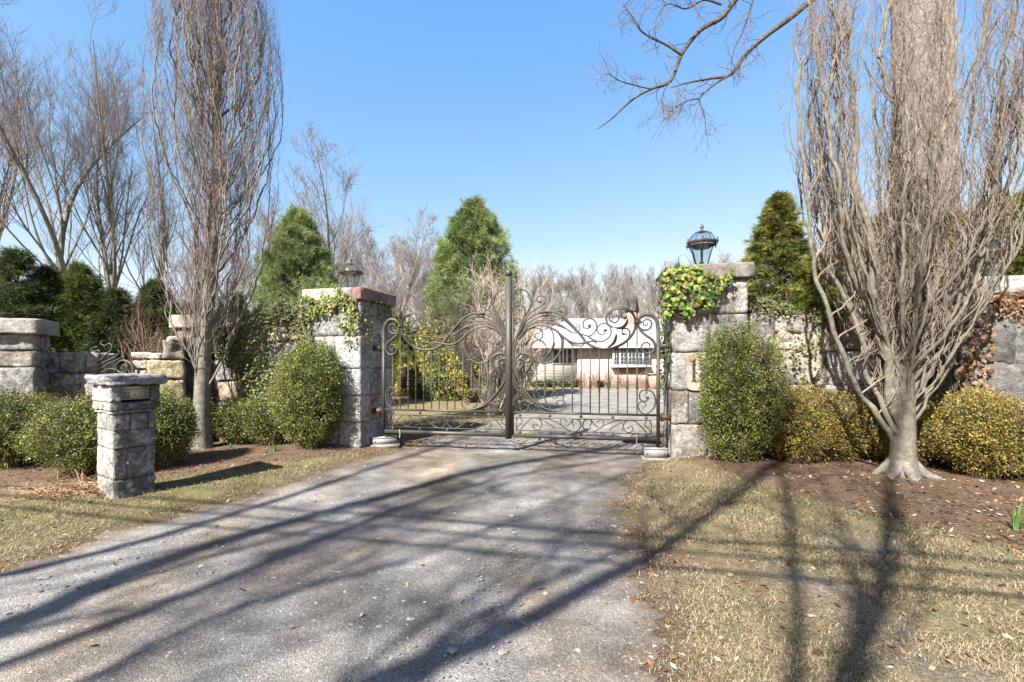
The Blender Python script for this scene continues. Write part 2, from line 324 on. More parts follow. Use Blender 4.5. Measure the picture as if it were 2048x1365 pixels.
def scatter_ground():
    rng = np.random.default_rng(11)
    # --- grass blades
    n = 620000
    d = np.exp(rng.uniform(math.log(1.9), math.log(11.5), n)); x = d * rng.uniform(-1.2, 1.2, n); y = d
    s = sdrive(x, y); mz = smulch(x, y)
    p = np.stack([x, y, 0 * x], -1); pat = noise(p, 1.3, 3); pat2 = noise(p, 4.5, 1); pat3 = noise(p, 0.8, 2)
    dens = np.where(s > 0, np.clip(0.12 - s * 1.2, 0, 1), 1.0) * np.where(mz > 0, np.clip(0.25 - mz * 1.0, 0, 1) + 0.03, 1)
    dens *= np.clip(0.5 + 0.8 * pat2, 0.04, 1) * np.where((x > 1.4) & (pat > 0.35), 0.3, 1) * np.clip(0.25 + -s * 1.6, 0.1, 1)
    ok = (rng.uniform(size=n) < dens) & (np.abs(x) < 11); x, y, d, s = x[ok], y[ok], d[ok], s[ok]; pat3 = pat3[ok]; n = len(x)
    z = dz(x, y); base = np.stack([x, y, z - 0.004], -1)
    az = rng.uniform(0, 6.28, n); tilt = rng.uniform(0.5, 1.5, n); L = rng.uniform(0.012, 0.05, n) * (0.75 + 0.12 * d)
    dr = np.stack([np.sin(tilt) * np.cos(az), np.sin(tilt) * np.sin(az), np.cos(tilt)], -1)
    sd_ = np.stack([-np.sin(az + rng.normal(0, .5, n)), np.cos(az), 0 * az], -1)
    wd = (0.0007 + 0.00040 * d)[:, None]
    mid = base + dr * (L * 0.55)[:, None]; tip = mid + (dr * [1, 1, 0.35]) * (L * 0.6)[:, None]
    V = np.stack([base - sd_ * wd, base + sd_ * wd, mid + sd_ * wd * .8, mid - sd_ * wd * .8, tip], 1).reshape(-1, 3)
    i = np.arange(n)[:, None] * 5
    g = np.clip(0.15 + 0.5 * pat3 + 0.15 * (x < 0) + rng.normal(0, .2, n) + .5 * (noise(np.stack([x, y, 0 * x], -1), 6.0, 0) > 1.1), 0, 1)[:, None]
    col = np.array([0.38, 0.30, 0.195]) * (1 - g) + np.array([0.16, 0.16, 0.055]) * g
    col *= rng.uniform(0.35, 1.45, (n, 1))
    mb = MB(); colr = np.repeat(col, 5, 0)
    mb.add(V, i + [[0, 1, 2, 3]], colr); mb.n -= 0
    mb.T.append(i + [[3, 2, 4]])
    tag(mb.build('grass', M_dry), kind='stuff')
    # --- gravel: loose stones
    n = 26000
    d = np.exp(rng.uniform(math.log(1.7), math.log(9.5), n)); x = d * rng.uniform(-1.2, 1.2, n); y = d
    s = sdrive(x, y); mz = smulch(x, y)
    pr = np.where(s > 0, np.where(s < 0.5, 0.9, 0.5), np.where(s > -0.5, 0.35, 0.04)) + np.where((mz > -.3) & (mz < 1.2) & (x > 0), 0.15, 0)
    ok = (rng.uniform(size=n) < pr) & (np.abs(x) < 10.5); x, y = x[ok], y[ok]; n = len(x)
    r = np.clip(rng.lognormal(math.log(0.0050), 0.5, n), 0.003, 0.035) * (0.75 + 0.1 * y)
    oc = np.array([[1, 0, 0], [0, 1, 0], [-1, 0, 0], [0, -1, 0], [0, 0, .6], [0.7, .7, .35], [-.7, .7, .3], [-.7, -.7, .35], [.7, -.7, .3]], float)
    fc = np.array([[0, 5, 4], [5, 1, 4], [1, 6, 4], [6, 2, 4], [2, 7, 4], [7, 3, 4], [3, 8, 4], [8, 0, 4]])
    jit = rng.uniform(0.75, 1.25, (n, 9, 3)); an = rng.uniform(0, 6.28, n); el = rng.uniform(0.6, 1.1, n)
    V = oc[None] * jit * r[:, None, None]; V[..., 1] *= el[:, None]
    c, sn = np.cos(an)[:, None], np.sin(an)[:, None]
    V = np.stack([V[..., 0] * c - V[..., 1] * sn, V[..., 0] * sn + V[..., 1] * c, V[..., 2]], -1) + np.stack([x, y, dz(x, y) - r * 0.12], -1)[:, None]
    pal = np.array([[.22, .21, .20], [.16, .15, .145], [.28, .265, .245], [.25, .21, .17], [.33, .31, .28], [.22, .11, .08]])
    col = pal[rng.choice(6, n, p=[.34, .24, .18, .13, .09, .02])] * rng.uniform(.8, 1.2, (n, 1))
    mb = MB(); mb.add(V.reshape(-1, 3), (np.arange(n)[:, None, None] * 9 + fc[None]).reshape(-1, 3), np.repeat(col, 9, 0))
    tag(mb.build('gravel', M_peb), kind='stuff')
    # --- leaf and bark litter on the beds
    n = 26000
    d = np.exp(rng.uniform(math.log(2.2), math.log(10), n)); x = d * rng.uniform(-1.2, 1.2, n); y = d
    mz = smulch(x, y); s = sdrive(x, y)
    pr = np.where(mz > -0.15, 0.85, np.where(s < 0, 0.10, 0.003))
    ok = rng.uniform(size=n) < pr; x, y, mz = x[ok], y[ok], mz[ok]; n = len(x)
    az = rng.uniform(0, 6.28, n); L = rng.uniform(0.008, 0.032, n); W = L * rng.uniform(.15, .7, n)
    a = np.stack([np.cos(az), np.sin(az), rng.normal(0, .35, n)], -1); b = np.stack([-np.sin(az), np.cos(az), rng.normal(0, .35, n)], -1)
    c = np.stack([x, y, dz(x, y) + 0.006 + rng.uniform(0, .012, n)], -1)
    V = np.stack([c - a * L[:, None], c - b * W[:, None], c + a * L[:, None], c + b * W[:, None]], 1).reshape(-1, 3)
    pal = np.array([[.10, .055, .03], [.20, .11, .06], [.32, .20, .12], [.42, .33, .22], [.50, .44, .34], [.28, .13, .06]])
    col = pal[rng.choice(6, n, p=[.30, .27, .18, .12, .06, .07])] * rng.uniform(.7, 1.2, (n, 1))
    mb = MB(); mb.add(V, np.arange(n * 4).reshape(-1, 4), np.repeat(col, 4, 0))
    tag(mb.build('leaf_litter', M_dry), kind='stuff')
scatter_ground()

# ------------------------------------------------------------------ stone work
def _cube(n):
    vs = {}; fs = []
    def vid(p):
        k = tuple(np.round(p, 5)); 
        if k not in vs: vs[k] = len(vs)
        return vs[k]
    g = np.linspace(-1, 1, n + 1)
    for ax in range(3):
        for sg in (-1, 1):
            for i in range(n):
                for j in range(n):
                    q = []
                    for (a, b) in ((i, j), (i + 1, j), (i + 1, j + 1), (i, j + 1)):
                        p = [0, 0, 0]; p[ax] = sg; p[(ax + 1) % 3] = g[a]; p[(ax + 2) % 3] = g[b]; q.append(vid(p))
                    fs.append(q if sg > 0 else q[::-1])
    return np.array(list(vs.keys())), np.array(fs)
_CV, _CF = _cube(9)
def sblock(mb, lo, hi, M, rng, col, r=0.025, amp=0.012, jit=0.0, freq=7):
    lo = np.array(lo, float); hi = np.array(hi, float); c = (lo + hi) / 2; h = (hi - lo) / 2; rr = min(r, h.min() * 0.7)
    q = _CV * h; inn = np.clip(q, -(h - rr), h - rr); d = q - inn; V = inn + nrm(d) * rr * (np.linalg.norm(d, axis=1, keepdims=True) > 1e-9)
    if jit:
        cj = rng.uniform(-jit, jit, (8, 3)); t = (_CV + 1) / 2
        for k in range(8):
            wx = t[:, 0] if k & 1 else 1 - t[:, 0]; wy = t[:, 1] if k & 2 else 1 - t[:, 1]; wz = t[:, 2] if k & 4 else 1 - t[:, 2]
            V = V + (wx * wy * wz)[:, None] * cj[k]
    off = rng.uniform(0, 50, 3); nn = nrm(V / h)
    V = V + nn * (amp * (noise(V + off, freq, 0) * .8 + 0.7 * noise(V + off, freq * 3, 1)))[:, None]
    V = V + c
    cc = np.array(col) * rng.uniform(.78, 1.18) * (1 + 0.26 * noise(V + off, 4, 2))[:, None]
    mb.add(M(V), _CF, np.clip(cc, 0.02, 0.9))
def frame(o, e1, e2):
    o = np.array(o, float); e1 = np.array([*e1, 0.0]); e2 = np.array([*e2, 0.0])
    e1 /= np.linalg.norm(e1); e2 /= np.linalg.norm(e2)
    return lambda V: o + V[:, 0:1] * e1 + V[:, 1:2] * e2 + V[:, 2:3] * np.array([0, 0, 1.0])
STONES = [(.24, .23, .22), (.29, .27, .245), (.20, .20, .195), (.30, .24, .17), (.25, .24, .235), (.33, .295, .245), (.22, .19, .155), (.27, .20, .13)]
GREYS = [(.17, .166, .162), (.21, .205, .20), (.14, .138, .136), (.23, .222, .214), (.19, .182, .175)]
def pillar(name, o, e1, e2, w, dp, zt, courses, label, group, capcol, cap_t, cap_o, seed, pal=STONES, rr=0.013, amp=0.010, capcol2=None, front=None, cmat=None, smat=None):
    rng = np.random.default_rng(seed); z0 = gz(o[0], o[1]) - 0.05
    root = empty(name, (o[0], o[1], 0)); tag(root, label, 'gate pillar', group)
    M = frame((0, 0, 0), e1, e2); mb = MB(); g = 0.003
    zs = np.concatenate([[z0], np.array(courses)]) if courses else None
    if zs is None or zs[-1] != zt: zs = np.append(zs, zt) if zs is not None else np.array([z0, zt])
    for i in range(len(zs) - 1):
        a, b = zs[i] + g, zs[i + 1] - g; t = min(0.3, w * 0.4)
        def splits(lo, hi, tgt):
            n = max(1, int(round((hi - lo) / tgt))); s = np.linspace(lo, hi, n + 1); s[1:-1] += rng.uniform(-.18, .18, n - 1) * (hi - lo) / n; return s
        fr = front[i] if front and i < len(front) and front[i] else None
        fs = np.array(fr) * w if fr is not None else splits(0, w, rng.uniform(.35, .62) * (0.6 if w < .6 else 1))
        own = (i % 2 == 0) or fr is not None
        lo, hi = (0, w)
        for k in range(len(fs) - 1):
            c = pal[rng.integers(len(pal))]
            mid = (0 < k < len(fs) - 2)
            za, zb = a, b
            e = rng.uniform(-.008, .014)
            sblock(mb, (fs[k] + g * (k > 0), -e, za), (fs[k + 1] - g * (k < len(fs) - 2), t if own else t, zb), M, rng, c, rr, amp)
            sblock(mb, (fs[k] + g * (k > 0), dp - t, za), (fs[k + 1] - g * (k < len(fs) - 2), dp + e, zb), M, rng, pal[rng.integers(len(pal))], rr, amp)
        ss = splits(t, dp - t, rng.uniform(.3, .6))
        for k in range(len(ss) - 1):
            for (xa, xb) in ((0, t), (w - t, w)):
                e = rng.uniform(-.008, .012)
                sblock(mb, (xa - (e if xa == 0 else 0), ss[k] + g, a), (xb + (e if xa else 0), ss[k + 1] - g, b), M, rng, pal[rng.integers(len(pal))], rr, amp)
    sh = np.array([o[0], o[1], 0.0])
    body = mb.build('body', smat or M_stone, root, smooth=True); mb2 = MB()
    box(mb2, .016, w - .016, .016, dp - .016, z0, zt - .01, M=M); mb2.build('mortar_core', M_mortar, root)
    mb3 = MB(); co = cap_o
    V = MB(); rngc = np.random.default_rng(seed + 9)
    if capcol2:
        sblock(mb3, (-co, -co, zt), (w * .86, dp + co, zt + cap_t), M, rngc, capcol, .012, .006, 0)
        sblock(mb3, (w * .865, -co, zt), (w + co, dp + co, zt + cap_t), M, rngc, capcol2, .012, .006, 0)
    else:
        sblock(mb3, (-co, -co, zt), (w + co, dp + co, zt + cap_t), M, rngc, capcol, .014, .008, 0)
    mb3.build('cap', cmat or M_cap, root, smooth=True)
    return root
E1 = np.array([.978, -.208]); E2 = np.array([.208, .978])
# right gate pillar: near left corner on the ground at (2.49, 7.1)
PR = (2.49, 7.1)
prt = pillar('gate_pillar', PR, E1, E2, 1.10, 1.08, 2.80, [.56, 1.08, 1.68, 2.26], 'tall pale granite gate pillar on the right, with a house number and green ivy over its corner', 'stone pillars of the entrance', (.25, .235, .21), .23, .07, 3,
       pal=[(.31, .31, .30), (.28, .28, .275), (.33, .325, .31), (.25, .25, .25), (.29, .265, .225)], front=[(0, .48, 1), (0, .23, .62, 1), (0, .23, .64, 1), (0, .50, 1), (0, .34, .72, 1)])
PLc = np.array([-2.59, 7.8]); WL = 1.08
PL = tuple(PLc - E1 * WL + np.array([0.0, 0.05]))
pillar('gate_pillar', PL, np.array([.966, -.257]), np.array([.30, .954]), WL, 1.02, 2.60, [.50, .95, 1.42, 1.98], 'broad gate pillar of brown and grey fieldstone with a reddish cap and trailing ivy, left of the iron gate', 'stone pillars of the entrance', (.40, .37, .33), .215, .05, 8, capcol2=(.215, .135, .115),
       pal=[(.30, .29, .28), (.36, .31, .25), (.27, .27, .27), (.36, .34, .31), (.33, .27, .20)])
# far right pillar
pillar('wing_pillar', (6.15, 6.15), (.96, -.28), (.28, .96), 1.2, 1.0, 2.42, [.5, .95, 1.5, 2.0], 'rough dark stone pillar at the right edge, half hidden by the multi-stemmed tree, brown ivy under its cap', 'stone pillars of the entrance', (.36, .35, .33), .24, .08, 21,
       pal=[(.13, .13, .125), (.17, .165, .155), (.21, .19, .155), (.15, .14, .13)], amp=.035, rr=.03, smat=M_rough)
pillar('wing_pillar', (-7.93, 6.45), (.89, .45), (-.45, .89), .86, .5, 1.94, [.4, .95, 1.45, 1.7], 'square stone pillar with a thick pale cap at the left edge behind the box hedge', 'stone pillars of the entrance', (.29, .28, .25), .235, .09, 33)
pillar('wing_pillar', (-5.95, 8.05), (.995, -.10), (.1, .995), .55, .6, 2.13, [.5, 1.0, 1.6], 'stone pillar directly behind the slim columnar tree trunk, with a tan cap', 'stone pillars of the entrance', (.28, .24, .20), .23, .07, 35)

def wall(name, path, hts, thick, label, seed, tgt=.5, ch=.42, pal=STONES, jit=.03, amp=.02):
    """path: ground polyline; hts: wall height at each path point"""
    rng = np.random.default_rng(seed); path = np.array(path, float); mb = MB(); core = MB()
    root = empty(name, (path[0][0], path[0][1], 0)); tag(root, label, 'stone wall')
    seg = np.linalg.norm(np.diff(path, axis=0), axis=1); cum = np.concatenate([[0], np.cumsum(seg)]); tot = cum[-1]
    def at(s): return np.array([np.interp(s, cum, path[:, 0]), np.interp(s, cum, path[:, 1])])
    def ht(s): return np.interp(s, cum, hts)
    def M(V):
        s = V[:, 0]; P = np.stack([np.interp(s, cum, path[:, 0]), np.interp(s, cum, path[:, 1])], -1)
        Pe = np.stack([np.interp(s + .05, cum, path[:, 0]), np.interp(s + .05, cum, path[:, 1])], -1); Pb = np.stack([np.interp(s - .05, cum, path[:, 0]), np.interp(s - .05, cum, path[:, 1])], -1)
        T = nrm(Pe - Pb); Nn = np.stack([-T[:, 1], T[:, 0]], -1)
        ex = (s - np.clip(s, 0, tot))[:, None]
        return np.concatenate([P + T * ex + Nn * V[:, 1:2] - path[0], V[:, 2:3]], 1)
    z = -0.05; g = .004; hmax = max(hts)
    while z < hmax - .08:
        h = ch * rng.uniform(.75, 1.25); s = 0.0
        if z + h > hmax - .15: h = hmax - z
        while s < tot - .02:
            L = tgt * rng.uniform(.6, 1.5)
            if tot - s - L < tgt * .4: L = tot - s
            top = min(z + h, ht(s + L / 2)); 
            if top - z > .06:
                col = pal[rng.integers(len(pal))]
                zz = z
                if top - z > .28 and rng.uniform() < .25:
                    m_ = z + (top - z) * rng.uniform(.4, .6)
                    sblock(mb, (s + g, -rng.uniform(0, .03), z + g), (s + L - g, thick, m_ - g), M, rng, pal[rng.integers(len(pal))], .022, amp, jit)
                    zz = m_
                sblock(mb, (s + g, -rng.uniform(0, .03), zz + g), (s + L - g, thick, top - g), M, rng, col, .022, amp, jit)
            s += L
        z += h
    n = max(2, int(tot / .2)); ss = np.linspace(.03, tot - .03, n)
    for k in range(n - 1):
        hh = min(ht(ss[k]), ht(ss[k + 1])) - .12
        if hh > .1: box(core, ss[k], ss[k + 1], .02, thick - .02, -.05, hh, M=M)
    mb.build('stonework', M_stone, root, smooth=True); core.build('mortar_core', M_mortar, root)
    return root
wall('garden_wall', [(3.60, 7.25), (4.8, 7.05), (6.2, 6.75)], [2.5, 2.2, 2.15], .45, 'rough grey stone wall running right from the numbered pillar behind the hedge', 41, tgt=.62, ch=.55,
     pal=[(.27, .26, .25), (.30, .29, .275), (.24, .225, .21), (.32, .275, .22), (.26, .24, .22)], amp=.03)
wall('garden_wall', [(-5.35, 8.15), (-4.4, 8.2), (-3.62, 8.15)], [2.2, 2.3, 2.55], .45, 'ivy covered wall rising from the slim tree up to the broad left pillar', 42, tgt=.5)
wall('garden_wall', [(-7.55, 7.25), (-6.70, 7.38)], [1.68, 1.68], .4, 'low wall of big squared stones between the left edge pillar and the small iron gate', 43, tgt=.40, ch=.42, jit=.015,
     pal=[(.26, .24, .22), (.30, .28, .25), (.23, .22, .21), (.33, .27, .18)])
wall('garden_wall', [(-6.22, 7.45), (-5.93, 7.5), (-5.72, 7.6), (-5.55, 7.75)], [1.66, 1.68, 1.9, 2.05], .4, 'ochre wall end with an upswept top stone right of the small iron gate', 44, tgt=.36, ch=.42, jit=.012, pal=[(.40, .33, .2), (.38, .34, .28), (.3, .27, .22), (.42, .38, .3)])

# house number cut in the right pillar
def number_plate():
    root = empty('number_stone', (PR[0], PR[1], 0)); M = frame((PR[0], PR[1], 0), E1, E2)
    o = np.array([PR[0], PR[1], 0])
    s0 = .0806
    def cv(c, r):           # crop coordinates -> pillar face (u, z)
        X = 1340 + c * s0; Y = 690 + r * s0; k = (X - CX) / F
        u = (k * PR[1] - PR[0]) / (E1[0] - k * E1[1]); d = PR[1] + u * E1[1]
        return u, EYE + (HY - Y) / F * d
    def poly(name, pts, y0, y1, m, parent):
        q = [cv(*p) for p in pts]; n = len(q)
        V = [(u, y0, z) for u, z in q] + [(u, y1, z) for u, z in q]
        me = bpy.data.meshes.new(name); P = M(np.array(V)) - o
        me.from_pydata(P.tolist(), [], [list(range(n)), list(range(2 * n - 1, n - 1, -1))] + [[i, i + n, (i + 1) % n + n, (i + 1) % n] for i in range(n)])
        me.materials.append(m); ob = bpy.data.objects.new(name, me); link(ob, parent); return ob
    Mp = mat('tan_plate', (.46, .38, .28), rough=.9, noise_s=9, noise_a=.35, bump=.006, col2=(.42, .42, .41))
    Md = mat('cut_figure', (.07, .045, .04), rough=.9, noise_s=60, noise_a=.4)
    poly('plate', [(395, 205), (1250, 195), (1260, 1120), (1100, 1125), (560, 1130), (470, 1105), (412, 1060)], -.030, .02, Mp, root)
    poly('numeral', [(470, 415), (545, 398), (622, 360), (622, 860), (640, 905), (685, 928), (600, 925), (585, 915), (570, 925), (475, 928), (530, 905), (548, 860), (548, 425)], -.034, -.026, Md, root)
    # figure two
    c = [(752, 515), (760, 440), (800, 390), (860, 362), (930, 362), (990, 400), (1005, 480), (985, 570), (920, 660), (840, 770), (735, 915)]
    p = catmull(np.array(c, float), 5); t = np.gradient(p, axis=0); t = t / np.linalg.norm(t, axis=1, keepdims=True); nn = np.stack([-t[:, 1], t[:, 0]], -1)
    wd = np.interp(np.linspace(0, 1, len(p)), [0, .25, .5, .7, 1], [14, 10, 32, 26, 8])[:, None]
    a = p + nn * wd; b = p - nn * wd
    pts = [tuple(q) for q in a] + [(1000, 925), (1020, 850), (1000, 850), (960, 885), (800, 888)] + [tuple(q) for q in b[::-1]][1:]
    mbq = MB(); A = np.array([cv(*q) for q in a]); B = np.array([cv(*q) for q in b]); n = len(A)
    V = M(np.concatenate([np.stack([A[:, 0], 0 * A[:, 0] - .0335, A[:, 1]], -1), np.stack([B[:, 0], 0 * B[:, 0] - .0335, B[:, 1]], -1)])) - o
    i = np.arange(n - 1); mbq.add(V, np.stack([i, i + 1, i + 1 + n, i + n], -1))
    foot = np.array([cv(*q) for q in ((735, 880), (1010, 885), (1010, 930), (730, 930))])
    mbq.add(M(np.stack([foot[:, 0], 0 * foot[:, 0] - .0345, foot[:, 1]], -1)) - o, [[0, 1, 2, 3]])
    mbq.build('numeral', Md, root)
    tag(root, 'tan stone tablet carved with the number 12 on the right gate pillar', 'house number')
number_plate()

# ------------------------------------------------------------------ keypad pedestal
def keypad():
    f = np.array([.53, .85]); l = np.array([.85, -.53])       # f: along the front face, away; depth direction = -l
    o = (-4.34, 4.96); w_ = .38; dp = .5
    rng = np.random.default_rng(77); root = empty('keypad_pedestal', (o[0], o[1], 0))
    tag(root, 'short grey granite pedestal holding the entry keypad, beside the driveway', 'pedestal')
    M = frame((0, 0, 0), f, -l); z0 = gz(*o) - .04
    mb = MB(); g = .0018
    def ring(za, zb, fs, ex=0.0, hollow=False):
        for k in range(len(fs) - 1):
            if hollow and k == 1: continue
            c = GREYS[rng.integers(5)]
            if k == 0 and za < 1.1: sblock(mb, (-ex - .004, -ex + .02, za + g), (.03, .2, zb - g), M, rng, (.40, .39, .35), .007, .006, 0, 14)  # paler facing on the left side: sunlight put into the stone colour
            sblock(mb, (fs[k] * w_ - ex * (k == 0) + g, -ex, za + g), (fs[k + 1] * w_ + ex * (k == len(fs) - 2) - g, .2, zb - g), M, rng, c, .007, .007, 0, 14)
        n = 2 if rng.uniform() < .6 else 1; ss = np.linspace(.2, dp + ex, n + 1)
        for k in range(n):
            c = (.42, .41, .38)  # side blocks paler than the front, so the left face looks sunlit
            sblock(mb, (-ex, ss[k] + g, za + g), (w_ + ex, ss[k + 1] - g, zb - g), M, rng, c, .007, .006, 0, 12)
    ring(z0, .22, (0, 1)); ring(.22, .56, (0, .3, .76, 1)); ring(.56, .76, (0, 1)); ring(.76, .95, (0, .38, .82, 1)); ring(.95, .985, (0, 1), .018)
    ring(.985, 1.075, (0, 1), .035); ring(1.075, 1.262, (0, .13, .87, 1), .035, True)
    mb.build('body', M_grey, root, smooth=True)
    mc = MB(); sblock(mc, (-.085, -.085, 1.266), (w_ + .085, dp + .06, 1.378), M, rng, (.30, .30, .31), .012, .014, 0, 18); mc.build('cap', M_grey, root, smooth=True)
    rc = MB(); box(rc, .04, w_ - .04, -.01 + .05, .2, 1.06, 1.263, M=M); rc.build('recess', M_black, root)
    # control panel, standing a little back in its recess
    def F_(mb, x0, x1, y0, y1, z0_, z1_): box(mb, x0, x1, y0, y1, z0_, z1_, M=M)
    kp = MB(); F_(kp, .056, w_ - .056, .0, .035, 1.10, 1.235); pnl = kp.build('control_panel', M_panel, root)
    t = MB(); F_(t, .056, w_ - .056, -.012, .0, 1.222, 1.25); t.build('top_strip', M_panel, pnl)
    for r in range(4):
        for c in range(3):
            k = MB(); x = .082 + c * .021; z = 1.118 + r * .019; F_(k, x, x + .013, -.005, -.0005, z, z + .011); k.build('button', M_black, pnl)
    k = MB(); F_(k, .178, .194, -.004, -.0005, 1.148, 1.160); k.build('lens', M_black, pnl)
    k = MB()
    for j in range(20):
        a0 = j / 20 * 6.283; a1 = (j + 1) / 20 * 6.283
        V = [(.262 + r_ * math.cos(a), -.002, 1.158 + r_ * math.sin(a)) for r_, a in ((.028, a0), (.028, a1), (.024, a1), (.024, a0))]
        k.add(M(np.array(V)), [[0, 1, 2, 3]])
    k.build('speaker_ring', M_iron, pnl)
    k = MB(); F_(k, .235, .30, -.016, -.0125, 1.231, 1.242); k.build('slot', M_black, pnl)
keypad()

# ------------------------------------------------------------------ the iron gate (two leaves in one plane)
G0 = np.array([-2.29, 8.09]); G1 = np.array([2.31, 7.16]); GD = (G1 - G0) / np.linalg.norm(G1 - G0); GN = np.array([GD[1], -GD[0]])   # GN towards the road
def gproj(X, Y):
    k = (X - CX) / F; u = (k * G0[1] - G0[0]) / (GD[0] - k * GD[1]); d = G0[1] + u * GD[1]; return u, EYE + (HY - Y) / F * d
U_C = gproj(1023.5, 700)[0]; ULEN = np.linalg.norm(G1 - G0)
SC = 160 / 1365
CR = {'A': (1010, 540, SC), 'B': (1010, 680, SC), 'C': (1170, 580, SC), 'D': (1020, 810, 160 / 2048), 'E': (1170, 740, SC)}
def uz(c, p):
    ox, oy, s = CR[c]; u, z = gproj(ox + p[0] * s, oy + p[1] * s); return (u - U_C, z)
def tr(c, *pts): return [uz(c, p) for p in pts]
def build_leaf(side):
    """side +1: right leaf as traced; -1: its mirror image"""
    root = empty('driveway_gate', (*(G0 + GD * (ULEN if side > 0 else 0)), 0))
    base = np.array([root.location.x, root.location.y, 0])
    if side > 0: tag(root, 'right leaf of the wrought iron driveway gate, in front of the white roofed house', 'iron gate', 'leaves of the driveway gate')
    else: tag(root, 'left leaf of the wrought iron driveway gate, with the tall ball topped centre post', 'iron gate', 'leaves of the driveway gate')
    sc_ = 1.0 if side > 0 else (U_C / (ULEN - U_C))
    def W(uzs, off=0.0):
        a = np.asarray(uzs, float); n = a.shape[0]
        off = np.broadcast_to(off, (n,))
        P = G0[None] + GD[None] * (U_C + side * sc_ * a[:, 0])[:, None] + GN[None] * off[:, None]
        return np.concatenate([P, a[:, 1:2]], 1) - base
    def bar(mb, u0, u1, z0, z1, t, off=0):
        Mx = lambda V: W(np.stack([V[:, 0], V[:, 2]], -1), V[:, 1] + off)
        box(mb, u0, u1, -t / 2, t / 2, z0, z1, M=Mx)
    UE = ULEN - U_C
    def part(name, fn, smooth=True, m=M_iron):
        mb = MB(); fn(mb); return mb.build(name, m, root, smooth)
    def cv(mb, pts, r, n=5, off=0.0, flat=1.0):
        p = catmull(np.array(pts), n); rr = 1.36 * np.interp(np.linspace(0, 1, len(p)), np.linspace(0, 1, len(np.atleast_1d(r))), np.atleast_1d(r))
        P = W(p, off); tubes(mb, P, rr, 8)
    def blade(mb, pts, wd, th=.006, off=.012):
        """a leaf: flat tapered strip in the gate plane with a ridge"""
        p = catmull(np.array(pts), 6); t = np.gradient(p, axis=0); t = t / (np.linalg.norm(t, axis=1, keepdims=True) + 1e-9); nn = np.stack([-t[:, 1], t[:, 0]], -1)
        s = np.linspace(0, 1, len(p)); k = (np.sin(np.pi * np.clip(s, 0.02, .98)) ** .8 * wd * (1 + .14 * np.sin(s * 60)))[:, None]
        a = W(p + nn * k, off - .008); c = W(p, off + .012); b = W(p - nn * k, off - .008); bk = W(p, off - .02); n = len(p)
        V = np.concatenate([a, c, b, bk]); i = np.arange(n - 1)
        for q in range(4):
            r_ = (q + 1) % 4; mb.add(V, np.stack([i + q * n, i + 1 + q * n, i + 1 + r_ * n, i + r_ * n], -1))
    def blob(mb, c, r, s3=(1, 1, 1.0), off=0.0): 
        P = W([c], off)[0]; sph(mb, P, r, sides=10, rings=7, sc3=s3)
    # frame
    part('hinge_stile', lambda mb: bar(mb, UE - .035, UE + .015, .24, 2.09, .05), False)
    if side < 0:
        part('meeting_stile', lambda mb: bar(mb, .004, .102, .245, 2.94, .09), False)
        f = part('ball_finial', lambda mb: (sph(mb, W([(.053, 3.02)])[0], .062, sides=20, rings=14), lathe(mb, W([(.053, 2.93)])[0], [(.05, 0), (.035, .02), (.03, .035)], 12)))
        us = .102
    else:
        part('meeting_stile', lambda mb: bar(mb, .006, .030, .30, 2.90, .05, -.02), False)
        us = .030
    part('top_rail', lambda mb: bar(mb, us, UE - .035, .672, .706, .035), False)
    part('bottom_rail', lambda mb: bar(mb, us, UE - .035, .272, .332, .045), False)
    ua = uz('D', (160, 500))[0]; ub = uz('E', (1133, 1000))[0]
    def pf(mb):
        bar(mb, ua, ub, .594, .606, .02); bar(mb, ua, ub, .382, .394, .02); bar(mb, ua - .006, ua + .006, .394, .594, .02); bar(mb, ub - .006, ub + .006, .394, .594, .02)
        bar(mb, us, ua, .594, .602, .012)
    part('panel_frame', pf, False)
    for X in (1040, 1099.7, 1162, 1225.7, 1292.5):
        for z in (.640, .357): part('ball', lambda mb: blob(mb, (gproj(X, 850)[0] - U_C, z), .026))
    # balusters
    bl = [('B', 540, 372, 'B', 790), ('B', 685, 402, 'B', 790), ('B', 835, 352, 'B', 815), ('A', 995, 1140, 'B', 1020), ('A', 1150, 1285, 'B', 1232), ('A', 1300, 1300, 'B', 1235),
          ('C', 90, 935, 'E', 745), ('C', 245, 1003, 'E', 745), ('C', 402, 1005, 'E', 747), ('C', 562, 965, 'E', 748), ('C', 722, 870, 'E', 750), ('C', 888, 400, 'E', 752), ('C', 1050, 1085, 'E', 340)]
    for c1, xx, y1, c2, y2 in bl:
        u, zt_ = uz(c1, (xx, y1)); zb_ = uz(c2, (xx, y2))[1]; zk = 1.145
        if abs(y2 - 1225) < 30 or (c2 == 'E' and y2 > 700): zb_ = .70
        def fb(mb):
            P = W([(u, zb_)])[0]
            lathe(mb, (P[0], P[1], 0), [(.0105, zb_), (.0105, zk - .12), (.014, zk - .115), (.014, zk - .085), (.010, zk - .08), (.017, zk - .05), (.024, zk - .01), (.024, zk), (.013, zk + .008), (.024, zk + .016), (.024, zk + .03),
                       (.014, zk + .04), (.022, zk + .05), (.017, zk + .085), (.010, zk + .10), (.014, zk + .11), (.014, zk + .135), (.0105, zk + .14), (.0105, zt_)], 10)
        part('baluster', fb)
    # scroll work: every curve traced on the right leaf
    A, B, Cc, D, E = 'ABCDE'
    t = .0095; k = .013
    def S(name, segs): part(name, lambda mb: [cv(mb, s, r, off=o_) for s, r, o_ in segs])
